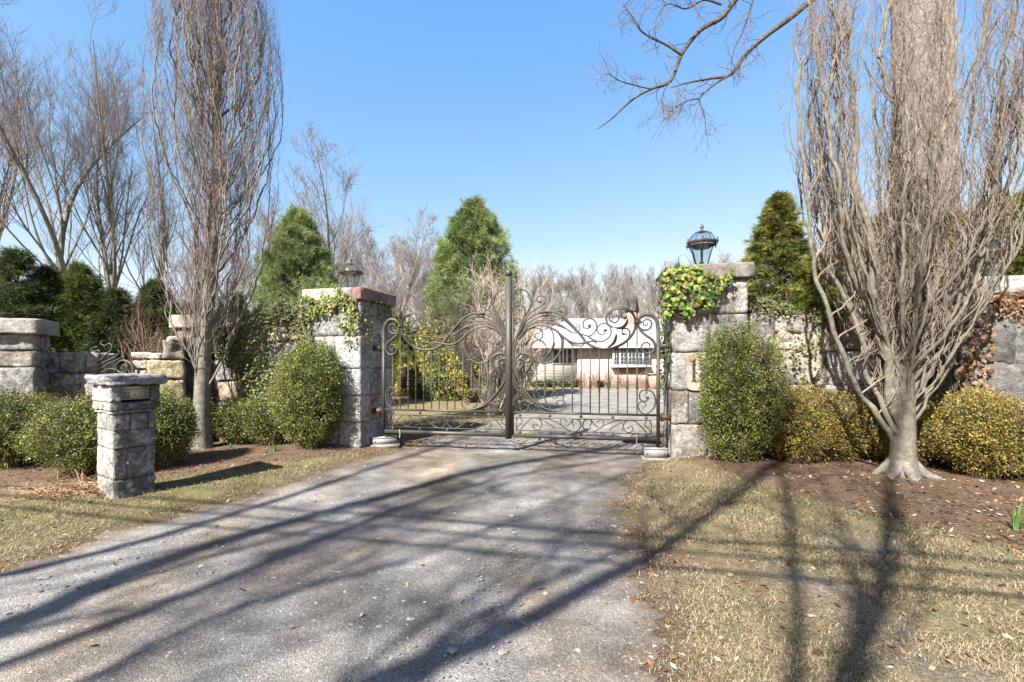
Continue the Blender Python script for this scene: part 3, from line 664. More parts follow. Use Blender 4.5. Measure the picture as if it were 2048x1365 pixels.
    main = tr(A, (230, 1080), (350, 900), (450, 800), (560, 745), (680, 715), (800, 712), (880, 735), (980, 790), (1080, 880), (1200, 1010), (1330, 1160)) + tr(Cc, (0, 880), (100, 950), (200, 990), (320, 1005), (430, 1000), (560, 965), (680, 895), (780, 800), (840, 700), (862, 600), (850, 480), (800, 390), (720, 330), (620, 300), (520, 310), (430, 360), (375, 440), (365, 520), (400, 600), (480, 640))
    S('main_scroll', [(main, [.010, .012, .015, .016, .016, .014, .010], 0)])
    S('inner_scroll', [(tr(Cc, (760, 360), (640, 325), (540, 330), (460, 370), (415, 440), (420, 510), (470, 555), (530, 555), (575, 505), (565, 450), (520, 435), (485, 465), (470, 520), (455, 530)), [.012, .010, .008, .004], .012)])
    S('long_stem', [(tr(A, (180, 1200), (300, 1000), (400, 900), (520, 830), (640, 785), (760, 775), (860, 785), (960, 830), (1060, 900), (1160, 990), (1240, 1070)) + tr(Cc, (0, 880)), t, -.012)])
    S('curl_stem', [(tr(A, (150, 1365), (190, 1150), (250, 980), (300, 850), (380, 720), (430, 620), (440, 540), (410, 430), (350, 360), (270, 328), (190, 345), (135, 420), (130, 500), (180, 550), (240, 545), (290, 500), (290, 440), (240, 415), (215, 460)), [.012, .010, .009, .008, .005], 0)])
    S('curl_stem', [(tr(A, (160, 1300), (220, 1100), (280, 930), (330, 800), (345, 700), (320, 640), (250, 600), (180, 610), (140, 660), (150, 740), (200, 760), (245, 720), (225, 670)), [.012, .009, .008, .006], .014)])
    S('curl_stem', [(tr(A, (170, 1250), (230, 1050), (265, 930), (255, 850), (210, 815), (150, 830), (130, 880), (160, 915), (205, 910), (240, 880)), [.010, .008, .005], -.014)])
    S('bud_stem', [(tr(A, (200, 1150), (330, 880), (420, 700), (460, 590), (475, 500), (482, 440)), [.011, .008, .006], 0)])
    S('curl_stem', [(tr(A, (230, 1100), (330, 900), (400, 780), (480, 700), (580, 640), (660, 580), (690, 510), (660, 460), (600, 445), (550, 480), (560, 530), (600, 560), (640, 535)), [.011, .009, .008, .008, .010], .01)])
    S('curl_stem', [(tr(A, (200, 1180), (320, 1000), (430, 920), (560, 870), (700, 855), (850, 845), (960, 815), (1030, 760), (1052, 690), (1030, 640), (970, 617), (920, 640), (915, 690), (945, 715), (980, 730)), [.011, .009, .008, .008, .008], -.014)])
    S('leaf_stem', [(tr(A, (220, 1180), (350, 1020), (460, 930), (600, 900), (740, 908), (830, 930), (960, 960), (1080, 1030), (1150, 1075), (1210, 1075), (1270, 1030), (1275, 970), (1240, 940), (1210, 965), (1225, 995), (1250, 975)), [.011, .010, .009, .006, .004], .012)])
    ring = tr(A, (240, 1200), (340, 1060), (460, 980), (600, 945), (700, 955), (800, 1000), (900, 1060), (960, 1150), (980, 1250)) + tr(B, (980, 0), (970, 120), (920, 240), (840, 340), (740, 395), (650, 400), (550, 370), (480, 290), (440, 180), (450, 90), (510, 25), (580, 5), (650, 40), (700, 120), (690, 220))
    S('ring_scroll', [(ring, [.011, .013, .015, .013, .010, .008], 0)])
    S('wave_bar', [(tr(A, (800, 1000), (900, 1060), (1000, 1150), (1100, 1220), (1200, 1255), (1300, 1255)) + tr(Cc, (0, 900), (80, 885), (150, 880), (205, 918)), [.008, .014, .014, .012, .008], .012),
                   (tr(A, (1020, 1170), (1100, 1240), (1170, 1290), (1300, 1300), (1365, 1255)), [.006, .012, .006], 0)])
    S('leaf_stem', [(tr(A, (600, 950), (640, 955), (740, 980), (800, 1040), (830, 1120), (835, 1220)), [.009, .008], .014)]); S('leaf_stem', [(tr(B, (690, 320), (660, 400), (665, 490)), [.006, .003], .014)])
    S('curl_stem', [(tr(A, (320, 1100), (400, 1020), (500, 990), (590, 1010), (640, 1070), (635, 1150), (580, 1185), (520, 1160), (500, 1110), (540, 1085), (590, 1100)), [.009, .008, .006], -.01)])
    part('broad_leaf', lambda mb: blade(mb, tr(B, (190, 330), (260, 250), (340, 240), (420, 280), (462, 370), (420, 470), (350, 580), (300, 680)), .032, off=.02))
    part('broad_leaf', lambda mb: blade(mb, tr(B, (195, 390), (260, 330), (320, 350), (325, 410), (280, 490), (235, 570)), .026, off=.03))
    S('leaf_stem', [(tr(B, (300, 680), (295, 770), (320, 830), (350, 850)), [.006, .003], .02)]); S('leaf_stem', [(tr(B, (235, 570), (225, 620), (260, 640), (285, 620)), [.005, .003], .03)])
    for cpts in (tr(B, (830, 0), (830, 100), (770, 210), (690, 330)), tr(A, (740, 908), (850, 920), (960, 960), (1080, 1030)), tr(Cc, (480, 640), (580, 655), (660, 630), (715, 560), (730, 480)), tr(Cc, (370, 992), (440, 950), (500, 890), (530, 800), (530, 740)), tr(B, (700, 110), (700, 190), (670, 250), (620, 300))):
        part('iron_leaf', lambda mb: blade(mb, cpts, .026))
    # lower bundle
    S('lower_stem', [(tr(B, (150, 0), (130, 150), (150, 450), (200, 620), (290, 800), (400, 960), (540, 1090), (700, 1180), (860, 1222)), [.011, .014], 0)])
    S('lower_stem', [(tr(B, (195, 0), (160, 200), (180, 480), (240, 700), (340, 860), (460, 1010), (600, 1130), (760, 1200), (860, 1222)), [.011, .013], .014)])
    S('lower_stem', [(tr(B, (130, 500), (180, 700), (270, 840), (380, 1000), (500, 1110), (640, 1190), (800, 1222)), [.009, .012], -.014)])
    S('side_tendril', [(tr(B, (120, 640), (160, 780), (235, 905), (222, 935), (150, 1000), (122, 1080)), .007, 0)]); S('side_tendril', [(tr(B, (125, 560), (180, 760), (290, 925), (270, 950), (180, 1020), (125, 1130)), .007, .01)])
    S('curl_stem', [(tr(B, (860, 1220), (780, 1170), (700, 1060), (675, 940), (700, 880), (780, 860), (860, 870), (900, 930), (880, 990), (820, 995), (790, 950), (815, 905), (800, 885)), [.010, .008, .007, .003], 0)])
    S('curl_stem', [(tr(B, (700, 1180), (560, 1060), (500, 960), (490, 870), (530, 810), (600, 810), (660, 850), (690, 920), (660, 970), (600, 970), (570, 920), (590, 895)), [.009, .008, .005], .01)])
    S('curl_stem', [(tr(B, (860, 1220), (940, 1220), (1010, 1160), (1015, 1070), (960, 1030), (890, 1050), (875, 1100), (920, 1130), (960, 1120)), [.010, .008, .007], -.008)])
    S('curl_stem', [(tr(B, (500, 1110), (420, 1050), (340, 1030), (270, 1060), (240, 1130), (270, 1200), (330, 1215), (385, 1180), (380, 1120), (320, 1100)), [.008, .006], 0)])
    S('curl_stem', [(tr(B, (500, 1080), (420, 1100), (405, 1150), (430, 1200), (480, 1215), (500, 1180), (520, 1190)), [.007, .008, .004], .01)])
    # outer crest
    S('crest_curl', [(tr(A, (1180, 1030), (1265, 1085)) + tr(Cc, (0, 775), (60, 790), (130, 760), (190, 680), (200, 600), (160, 520), (80, 490), (10, 510)) + tr(A, (1335, 900), (1340, 980)) + tr(Cc, (0, 650), (45, 663), (85, 640)), [.008, .009, .008, .007], 0)])
    S('crest_curl', [(tr(Cc, (60, 795), (130, 850), (250, 885), (350, 860), (425, 790), (445, 700), (410, 610), (330, 575), (250, 600), (205, 670), (230, 740), (290, 770), (345, 730)), [.010, .008, .007], .01)])
    S('crest_curl', [(tr(Cc, (880, 372), (790, 370), (700, 370), (630, 400), (615, 450), (660, 490), (700, 480), (720, 430)), [.006, .008, .007], 0)])
    S('crest_curl', [(tr(Cc, (730, 855), (765, 760), (750, 690), (700, 660), (640, 680), (635, 730), (665, 770), (730, 760)), [.009, .008, .006], .01)])
    S('tendril', [(tr(Cc, (530, 740), (550, 710), (600, 720), (600, 760), (570, 760)), .003, .01)]); S('tendril', [(tr(Cc, (730, 490), (790, 470), (810, 500), (790, 525), (765, 510)), .003, .01)])
    S('hinge_arch', [([(UE - .012, 2.05)] + tr(Cc, (1225, 540), (1150, 440), (1070, 415), (980, 440), (925, 500), (905, 570)), [.022, .022, .020, .016], 0)])
    S('spiral', [(tr(Cc, (900, 580), (930, 650), (1010, 690), (1090, 670), (1135, 600), (1120, 530), (1050, 505), (1000, 540), (1000, 600), (1050, 610), (1065, 575), (1040, 570)), [.014, .012, .008, .005], 0)])
    S('spiral', [(tr(Cc, (905, 600), (950, 700), (1040, 780), (1140, 850), (1190, 930), (1180, 1020), (1110, 1085), (1030, 1080), (965, 1020), (970, 940), (1040, 900), (1100, 930), (1100, 985), (1050, 1000), (1040, 965)), [.014, .016, .012, .009, .005], .012)])
    S('corner_curl', [(tr(E, (1045, 345), (970, 360), (930, 420), (940, 500), (990, 540), (1050, 525), (1080, 480), (1040, 455), (1010, 410)), [.009, .008, .010, .003], 0)])
    S('corner_curl', [(tr(E, (1045, 345), (1120, 360), (1180, 430), (1200, 520), (1190, 620), (1130, 700), (1060, 745), (980, 740), (910, 660), (910, 590), (960, 550), (1020, 560), (1035, 610), (985, 650), (1000, 680)), [.009, .010, .009, .008, .003], .006)])
    ufin = uz(Cc, (888, 400))[0]; zf = uz(Cc, (888, 400))[1]
    def fin(mb):
        P = W([(ufin, zf)])[0]; lathe(mb, P, [(.009, -.02), (.014, 0), (.022, .02), (.030, .05), (.026, .09), (.016, .14), (.009, .19), (.003, .26)], 10)
    part('flame_finial', fin)
    part('collar', lambda mb: bar(mb, ufin - .03, ufin + .035, uz(Cc, (0, 590))[1], uz(Cc, (0, 545))[1], .06), False)
    # buds and terminal drops
    for c, p, r_, s3 in ((A, (485, 380), .03, (.8, .8, 2.6)), (A, (480, 465), .016, (1, 1, 1)), (A, (665, 730), .032, (2.6, 2.0, .75)), (A, (590, 742), .018, (1, 1, 1)), (A, (355, 1245), .034, (1, 1, 1.3)), (A, (305, 1300), .02, (1, 1, 1)), (A, (250, 1155), .022, (1, 1, 1)), (A, (205, 1255), .018, (1, 1, 1)),
                     (A, (592, 545), .026, (1.2, 1, .8)), (A, (935, 705), .022, (1.2, 1, .8)), (Cc, (78, 620), .028, (1, .8, 1.2)), (Cc, (345, 692), .028, (1.1, .8, 1)), (Cc, (695, 475), .022, (1, .8, 1)), (Cc, (655, 757), .022, (1.2, .8, .8)), (Cc, (200, 662), .018, (1, 1, 1)), (Cc, (397, 600), .02, (1, 1, 1)),
                     (B, (895, 1118), .018, (1.3, .8, .8)), (E, (1060, 475), .024, (1.1, .8, 1)), (E, (990, 545), .016, (1, 1, 1)), (A, (240, 690), .020, (1, 1, 1)), (A, (205, 905), .022, (1, 1, 1))):
        part('bud', lambda mb: blob(mb, uz(c, p), r_, s3, .008))
    part('bud_tip', lambda mb: cv(mb, tr(A, (355, 1240), (400, 1190), (440, 1130), (470, 1080)), [.024, .014, .005]))
    # panel scrolls and their mirror about the panel centre
    um = (ua + ub) / 2
    ps = [(tr(D, (270, 630), (380, 500), (470, 410), (570, 345), (700, 345), (790, 420), (820, 500), (790, 590), (720, 640), (640, 630), (590, 570), (600, 500), (660, 490), (720, 540)), .007),
          (tr(D, (780, 370), (900, 430), (1020, 500), (1140, 590)), .006), (tr(D, (850, 350), (1000, 370), (1150, 430), (1280, 500), (1370, 570), (1480, 640), (1580, 685)), .007),
          (tr(D, (1340, 540), (1290, 460), (1310, 380), (1370, 360), (1420, 400), (1470, 445)), .006),
          (tr(D, (1400, 545), (1480, 530), (1560, 440), (1600, 390), (1680, 365), (1770, 400), (1810, 480), (1810, 560), (1770, 630), (1690, 685)), .007),
          (tr(D, (1590, 400), (1600, 470), (1640, 540), (1600, 570)), [.009, .003]), (tr(D, (180, 400), (210, 330), (270, 340), (310, 400), (290, 470), (200, 550), (190, 610)), .006)]
    for s, r in ps:
        part('panel_scroll', lambda mb: cv(mb, s, r)); part('panel_scroll', lambda mb: cv(mb, [(2 * um - a, b) for a, b in s], r))
    for q in ((1140, 590), (1340, 535), (770, 365)):
        u, z = uz(D, q); part('bud', lambda mb: blob(mb, (u, z), .013)); part('bud', lambda mb: blob(mb, (2 * um - u, z), .013))
    # hinges to the pillar
    for z in (1.78, .66):
        part('hinge', lambda mb: (bar(mb, UE + .012, UE + .19, z - .045, z + .045, .05, -.0), lathe(mb, W([(UE + .05, z - .07)])[0], [(.0, 0), (.022, 0), (.022, .14), (0, .14)], 10)), False, M_rust if z < 1 else M_iron)
    part('arm', lambda mb: bar(mb, UE - .55, UE + .05, .225, .262, .03, -.07), False)
    part('link_rod', lambda mb: cv(mb, [(UE - .33, .20), (UE - .34, .27), (UE - .33, .35)], .009, off=.03), True, M_box)
    return root
build_leaf(1); build_leaf(-1)

def actuator(x, y, ang, sz, lb):
    root = empty('gate_motor_box', (x, y, gz(x, y) + .01)); root.rotation_euler = (0, 0, ang); tag(root, lb, 'motor box', 'gate motor boxes beside the gate')
    w_, d_, h_ = sz
    m = MB(); box(m, -w_ / 2, w_ / 2, -d_ / 2, d_ / 2, .02, h_); b = m.build('housing', M_box, root)
    m = MB(); box(m, -w_ / 2 - .008, w_ / 2 + .008, -d_ / 2 - .008, d_ / 2 + .008, h_, h_ + .014); m.build('lid', M_box, root)
    m = MB(); box(m, -w_ / 2 - .04, w_ / 2 + .05, -d_ / 2 - .05, d_ / 2 + .06, -.06, .016); m.build('concrete_pad', M_conc, root)
    for sx in (-.38, .38):
        m = MB(); sph(m, (sx * w_, -d_ / 2 - .003, h_ * .5), .013, sides=8, rings=5, sc3=(1, .5, 1)); m.build('bolt', M_black, root)
    m = MB(); box(m, w_ * .08, w_ * .2, -.03, .03, h_ + .014, h_ + .075); m.build('spindle', M_iron, root)
p = gpt(770, 893); actuator(p[0], p[1] - .02, math.radians(14), (.42, .34, .125), 'grey metal gate motor box on a concrete pad below the left gate leaf hinge')
p = gpt(1313, 918); actuator(p[0], p[1] + .1, math.radians(-8), (.34, .30, .15), 'grey metal gate motor box at the foot of the right gate pillar')

# ------------------------------------------------------------------ lanterns
def lantern(c, s, lb):
    root = empty('post_lantern', c); tag(root, lb, 'lantern', 'glass lanterns on the stone pillars'); o = (0, 0, 0)
    S6 = math.radians(12)
    root.scale = (1, 1, 1.18)
    def L(name, prof, m, sides=6, smooth=False, parent=root):
        mb = MB(); lathe(mb, o, [(r * s, z * s) for r, z in prof], sides, rot=S6); return mb.build(name, m, parent, smooth)
    L('base', [(0, 0), (.115, 0), (.115, .02), (.08, .035), (0, .035)], M_rust)
    L('glass', [(.088, .035), (.10, .08), (.125, .16), (.15, .24), (.185, .31), (.215, .35)], M_glass)
    L('dome', [(.205, .385), (.19, .43), (.155, .475), (.11, .505), (.05, .525)], M_glass, 18, True)
    L('ring', [(.20, .345), (.235, .345), (.235, .385), (.20, .385), (.20, .345)], M_rust)
    L('reflector', [(.19, .335), (.12, .30), (.0, .295)], M_iron, 18, True)
    L('finial', [(.055, .515), (.03, .535), (.012, .55), (.028, .575), (.028, .59), (.012, .607), (.014, .62), (.002, .635)], M_iron, 12, True)
    mb = MB()
    for k in range(6):
        a = S6 + k * math.pi / 3
        pr = [(.088, .035), (.10, .08), (.125, .16), (.15, .24), (.185, .31), (.215, .35)]
        tube(mb, [(r * s * math.cos(a), r * s * math.sin(a), z * s) for r, z in pr], .0085 * s, 5)
    mb.build('glazing_bars', M_iron, root)
    mb = MB()
    for k in range(12):
        a = S6 + k * math.pi / 6
        pr = [(.205, .385), (.19, .43), (.155, .475), (.11, .505), (.05, .525)]
        tube(mb, [(r * s * math.cos(a), r * s * math.sin(a), z * s) for r, z in pr], .004 * s, 4)
    mb.build('dome_ribs', M_iron, root)
    for k in range(6):
        a = S6 + k * math.pi / 3; mb = MB(); c3 = (.245 * s * math.cos(a), .245 * s * math.sin(a), .365 * s)
        sph(mb, c3, .021 * s, sides=8, rings=6); tube(mb, [(c3[0], c3[1], .40 * s), (c3[0], c3[1], .33 * s)], .008 * s, 6)
        sph(mb, (c3[0], c3[1], .405 * s), .011 * s, sides=6, rings=5); sph(mb, (c3[0], c3[1], .325 * s), .009 * s, sides=6, rings=5)
        mb.build('corner_ornament', M_iron, root)
    for k in range(3):
        a = k * 2.09 + .4; mb = MB(); lathe(mb, (.028 * s * math.cos(a), .028 * s * math.sin(a), 0), [(.011 * s, .035 * s), (.011 * s, .12 * s), (0, .12 * s)], 8)
        mb.build('candle', M_black, root)
    mb = MB(); tube(mb, [(0, 0, .03 * s), (0, 0, .3 * s)], .006 * s, 6); mb.build('stem', M_rust, root)
lantern((3.13, 7.50, 3.03), 1.05, 'clear glass lantern with a domed top on the ivy clad right gate pillar')
lantern((-2.97, 8.40, 2.815), .86, 'clear glass lantern with a brown ring on the red capped left gate pillar')
lantern((6.92, 6.52, 2.66), 1.0, 'glass lantern seen through branches on the far right wing pillar')

# ------------------------------------------------------------------ small iron gate in the left wing
def side_gate():
    root = empty('side_gate', (-6.47, 7.4, 0)); tag(root, 'small black iron gate with scrolled top between the low walls behind the keypad pedestal', 'iron gate')
    d = 7.4
    def sc_(pts, r, name='scroll'):
        mb = MB(); P = catmull(np.array([px(180 + a * .11722, 680 + b * .11722, d) for a, b in pts]), 5); P -= np.array([-6.47, 7.4, 0])
        rr = np.interp(np.linspace(0, 1, len(P)), np.linspace(0, 1, len(np.atleast_1d(r))), np.atleast_1d(r)); tubes(mb, P, rr, 6); mb.build(name, M_iron, root, True)
    sc_([(60, 620), (90, 480), (150, 380), (260, 270), (350, 190), (375, 110), (330, 60), (260, 100), (200, 80), (185, 40), (230, 5)], [.018, .012, .010])
    sc_([(90, 560), (140, 480), (250, 380), (380, 320), (470, 260), (500, 200), (480, 190)], [.015, .010])
    sc_([(60, 540), (80, 450), (120, 330), (165, 240), (150, 180), (90, 200), (30, 190), (30, 150), (80, 125), (130, 125)], [.014, .010])
    sc_([(90, 600), (170, 520), (290, 420), (430, 360), (560, 290), (600, 280)], [.014, .008])
    sc_([(100, 620), (200, 560), (300, 500), (400, 495), (460, 530)], [.014, .008])
    sc_([(735, 640), (740, 520), (700, 410), (600, 355), (510, 370), (450, 440), (460, 520), (530, 560), (600, 540), (640, 480), (600, 430), (550, 440), (540, 480), (575, 490)], [.020, .018, .012, .006])
    for i in range(5):
        mb = MB(); tube(mb, [(-.28 + i * .14, 0, .06), (-.28 + i * .14, 0, 1.5)], .009, 6); mb.build('baluster', M_iron, root)
    mb = MB(); box(mb, -.32, .32, -.015, .015, .08, .12); box(mb, -.32, .32, -.015, .015, 1.30, 1.335); mb.build('rails', M_iron, root)
side_gate()

# ------------------------------------------------------------------ branching growth
def grow(st, di, ln, K, wig, trop, rng, env=None, wig2=0.0):
    N = len(st); P = np.empty((N, K, 3)); P[:, 0] = st; d = nrm(di); step = (ln / (K - 1))[:, None]
    bend = rng.normal(size=(N, 3)) * wig2
    for k in range(1, K):
        bend = bend * .6 + rng.normal(size=(N, 3)) * wig2
        d = d + rng.normal(size=(N, 3)) * wig + bend + trop
        if env is not None: d = d + env(P[:, k - 1])
        d = nrm(d); P[:, k] = P[:, k - 1] + d * step
    return P
def children(P, R, n, t0, t1, ang, rng, up=0.0):
    """n children per parent; returns start, direction, parent radius there, t, parent index"""
    N, K, _ = P.shape; t = (rng.uniform(size=(N, n)) * (t1 - t0) + t0); f = t * (K - 1); i = np.minimum(f.astype(int), K - 2); w_ = (f - i)[..., None]
    a = np.arange(N)[:, None]
    s = P[a, i] * (1 - w_) + P[a, i + 1] * w_; T = nrm(P[a, i + 1] - P[a, i]); r = R[a, i] * (1 - w_[..., 0]) + R[a, i + 1] * w_[..., 0]
    q = nrm(np.cross(T, rng.normal(size=T.shape))); an = ang * rng.uniform(.7, 1.3, (N, n))[..., None]
    d = T * np.cos(an) + q * np.sin(an) + np.array([0, 0, up])
    return s.reshape(-1, 3), nrm(d).reshape(-1, 3), r.ravel(), t.ravel(), np.repeat(np.arange(N), n)
def taper(r0, K, end=.35): return r0[:, None] * np.linspace(1, end, K)[None]
def bare_tree(name, base, H, r0, lean, seed, label=None, group=None, nl=12, n2=6, n3=5, n4=5, col=(.22, .19, .17), tcol=(.24, .17, .15), spread=.6, up=.10, t0=.25, sides=6, rmin=.006, origin=(0, 0, 0), ratio=.5, cat='tree', wig=.06, crook=.05, lf=.42):
    rng = np.random.default_rng(seed); base = np.array(base, float)
    root = empty(name, base); 
    tr_ = MB(); cr = MB(); o = np.zeros(3)
    P0 = grow(np.array([[0, 0, -.1]]), np.array([[lean[0], lean[1], 1.0]]), np.array([H]), 14, .0, np.array([0, 0, .03]), rng, None, crook)
    R0 = np.linspace(r0, r0 * .12, 14)[None] ** 1.0; R0[0, 0] *= 1.35
    tubes(tr_, P0, R0, 10, col)
    s, d, r, t, pi = children(P0, R0, nl, t0, .95, spread, rng, up)
    ln = H * ratio * (1.15 - .75 * t) * rng.uniform(.7, 1.2, len(t)); R = np.clip(r * lf, rmin, None)
    P1 = grow(s, d, ln, 10, .03, np.array([0, 0, up]), rng, None, wig); R1 = taper(R, 10, .25); tubes(tr_ if r0 > .1 else cr, P1, np.maximum(R1, rmin), sides, col)
    s, d, r, t, pi = children(P1, R1, n2, .2, .98, .6, rng, up * .5)
    ln = ln[pi] * .5 * (1.1 - .6 * t) * rng.uniform(.7, 1.2, len(t)); P2 = grow(s, d, ln, 7, .04, np.array([0, 0, up * .8]), rng, None, wig); R2 = taper(np.clip(r * .6, rmin, None), 7, .3)
    tubes(cr, P2, np.maximum(R2, rmin * .8), 4, tcol)
    s, d, r, t, pi = children(P2, R2, n3, .2, 1, .6, rng, up * .5)
    ln = ln[pi] * .55 * rng.uniform(.6, 1.2, len(t)); P3 = grow(s, d, ln, 5, .05, np.array([0, 0, up * .8]), rng, None, wig); R3 = taper(np.clip(r * .6, rmin * .8, None), 5, .4)
    tubes(cr, P3, R3, 3, tcol)
    if n4:
        s, d, r, t, pi = children(P3, R3, n4, .2, 1, .6, rng, up * .3)
        ln = ln[pi] * .6 * rng.uniform(.6, 1.2, len(t)); P4 = grow(s, d, ln, 4, .08, np.array([0, 0, up * .5]), rng, None, wig); R4 = taper(np.full(len(ln), rmin * .7), 4, .5)
        tubes(cr, P4, R4, 3, np.array(tcol) * 1.15)
    tr_.build('trunk', M_bark, root, True); cr.build('crown', M_twig, root)
    if label: tag(root, label, cat, group)
    return root
def copy_tree(root, loc, rz=0, sc_=1.0, label=None):
    r = root.copy(); C.objects.link(r); r.location = loc; r.rotation_euler = (0, 0, rz); r.scale = (sc_,) * 3
    for ch in list(root.children):
        c = ch.copy(); C.objects.link(c); c.parent = r
    if label: r['label'] = label
    return r

# ------------------------------------------------------------------ left columnar tree
def wiggle(P, R, rng, amp, freq):
    """contorted growth: each branch gets its own smooth sideways wander, none at its root"""
    N, K, _ = P.shape; off = rng.uniform(0, 80, (N, 1, 3)); q = P + off; w_ = np.minimum(np.arange(K) / 2.0, 1)[None, :, None]
    return P + np.stack([noise(q, freq, 0), noise(q, freq, 1), .3 * noise(q, freq, 2)], -1) * amp * w_
def column_tree(name, base, H, r0, seed, label, lean, env_r, nl, zlo, n2, n3, splay, col, tcol, rl, limb_len, extra=None, trunk_top=1.0, flare=None, tend=.22, amp=.035, zpow=1.1):
    rng = np.random.default_rng(seed); base = np.array(base, float); root = empty(name, base); tag(root, label, 'tree')
    tb = MB(); cb = MB()
    K = 22; P0 = grow(np.array([[0, 0, -.08]]), np.array([[lean[0], lean[1], 1.0]]), np.array([H * trunk_top]), K, .0, np.array([0, 0, .05]), rng, None, .008)
    R0 = np.linspace(r0, r0 * tend, K)[None].copy(); R0[0, 0] *= 1.6; R0[0, 1] *= 1.1
    if flare:
        P0 = np.concatenate([P0[:, :1], P0[:, :1] + [[[0, 0, .10]]], P0[:, :1] + [[[0, 0, .22]]], P0[:, 1:] + [[[0, 0, .15]]]], 1); R0 = np.concatenate([[[r0 * flare, r0 * (1 + (flare - 1) * .5), r0 * 1.12]], R0[:, 1:]], 1)
    tubes(tb, P0, R0, 14, col); zz = P0[0, :, 2]
    cx = lambda z: np.interp(z, zz, P0[0, :, 0]) + np.maximum(z - zz[-1], 0) * lean[0]; cy = lambda z: np.interp(z, zz, P0[0, :, 1])
    def ev(Pk, k=.35):
        z = np.clip(Pk[:, 2], 0, H * 1.1); rad = env_r(z); xy = Pk[:, :2] - np.stack([cx(z), cy(z)], -1); rr = np.linalg.norm(xy, axis=1)
        f = np.clip((rr / rad - .92) * 3.0, 0, 2.5) * k; v = np.zeros_like(Pk); v[:, :2] = -xy / (rr[:, None] + 1e-6) * f[:, None]; return v
    f = np.sort(rng.uniform(0, 1, nl)) ** zpow; zt = zlo + (min(H * trunk_top, zz[-1]) * .97 - zlo) * f
    st = np.stack([np.interp(zt, zz, P0[0, :, 0]), np.interp(zt, zz, P0[0, :, 1]), zt], -1); rr0 = np.interp(zt, zz, R0[0])
    az = np.arange(nl) * 2.39996 + rng.normal(0, .3, nl); sp = splay * rng.uniform(.7, 1.3, nl); rho = np.sqrt(rng.uniform(.05, .95, nl))
    ln = np.minimum(limb_len * rng.uniform(.75, 1.2, nl), (H * 1.05 - zt)); ln = np.maximum(ln, .5)
    K1 = 44; u = np.linspace(0, 1, K1)[None]; Z = zt[:, None] + ln[:, None] * u; Rf = rho[:, None] * env_r(Z)
    rise = .25 + splay * rho[:, None] * env_r(zt + .8)[:, None] * rng.uniform(1.6, 2.7, (nl, 1)); bl = np.clip((Z - zt[:, None]) / rise, 0, 1); bl = np.sin(bl * math.pi / 2) ** .95
    A_ = az[:, None] + rng.normal(0, .28, (nl, 1)) * u; P1 = np.stack([cx(Z) + np.cos(A_) * Rf * bl, cy(Z) + np.sin(A_) * Rf * bl, Z], -1); R1 = taper(np.minimum(rr0 * .62, rl * rng.uniform(.55, 1.2, nl)), K1, .2)
    P1 = wiggle(P1, R1, rng, amp * .6, 3.4); P1 = wiggle(P1, R1, rng, amp * .42, 9.5); tubes(tb, P1, R1, 7, col)
    s, d, r, t, pi = children(P1, R1, n2, .04, .98, .5, rng, .7); l2 = np.clip(ln[pi] * .36, .3, 1.3) * (1.1 - .5 * t) * rng.uniform(.6, 1.2, len(t))
    P2 = grow(s, d, l2, 18, .06, np.array([0, 0, .22]), rng, ev, .05); R2 = taper(np.clip(r * .55, .004, .012), 18, .3); P2 = wiggle(P2, R2, rng, amp * .7, 9)
    shade = rng.uniform(.6, 1.35, (len(P2), 1)); tubes(cb, P2, R2, 4, np.array(col) * .5 * shade + np.array(tcol) * .5 * shade)
    s, d, r, t, pi = children(P2, R2, n3, .05, 1, .8, rng, .25); l3 = np.clip(l2[pi] * .5, .10, .45) * rng.uniform(.5, 1.2, len(t))
    P3 = grow(s, d, l3, 9, .10, np.array([0, 0, .2]), rng, ev, .12); R3 = taper(np.clip(r * .5, .0022, .0042), 9, .4); P3 = wiggle(P3, R3, rng, amp * .45, 14)
    shade = rng.uniform(.6, 1.5, (len(P3), 1)); tubes(cb, P3, R3, 3, np.array(tcol) * shade)
    if extra: extra(tb, cb, rng, ev)
    tb.build('trunk', M_bark, root, True); cb.build('crown', M_twig, root)
    return root
bx_, by_ = -5.2, 7.6
column_tree('columnar_tree', (bx_, by_, gz(bx_, by_)), 9.6, .125, 3, 'slim upright tree with wriggling bare branches in the mulch bed left of the driveway', (.015, 0.0),
            lambda z: np.interp(z, [0, .9, 1.5, 2.2, 3.4, 5.0, 6.4, 7.6, 9.6], [.08, .18, .40, .66, .95, 1.06, 1.0, .82, .42]), 105, .72, 14, 7, 1.1, (.21, .19, .155), (.30, .24, .225), .017, 3.8, amp=.045)
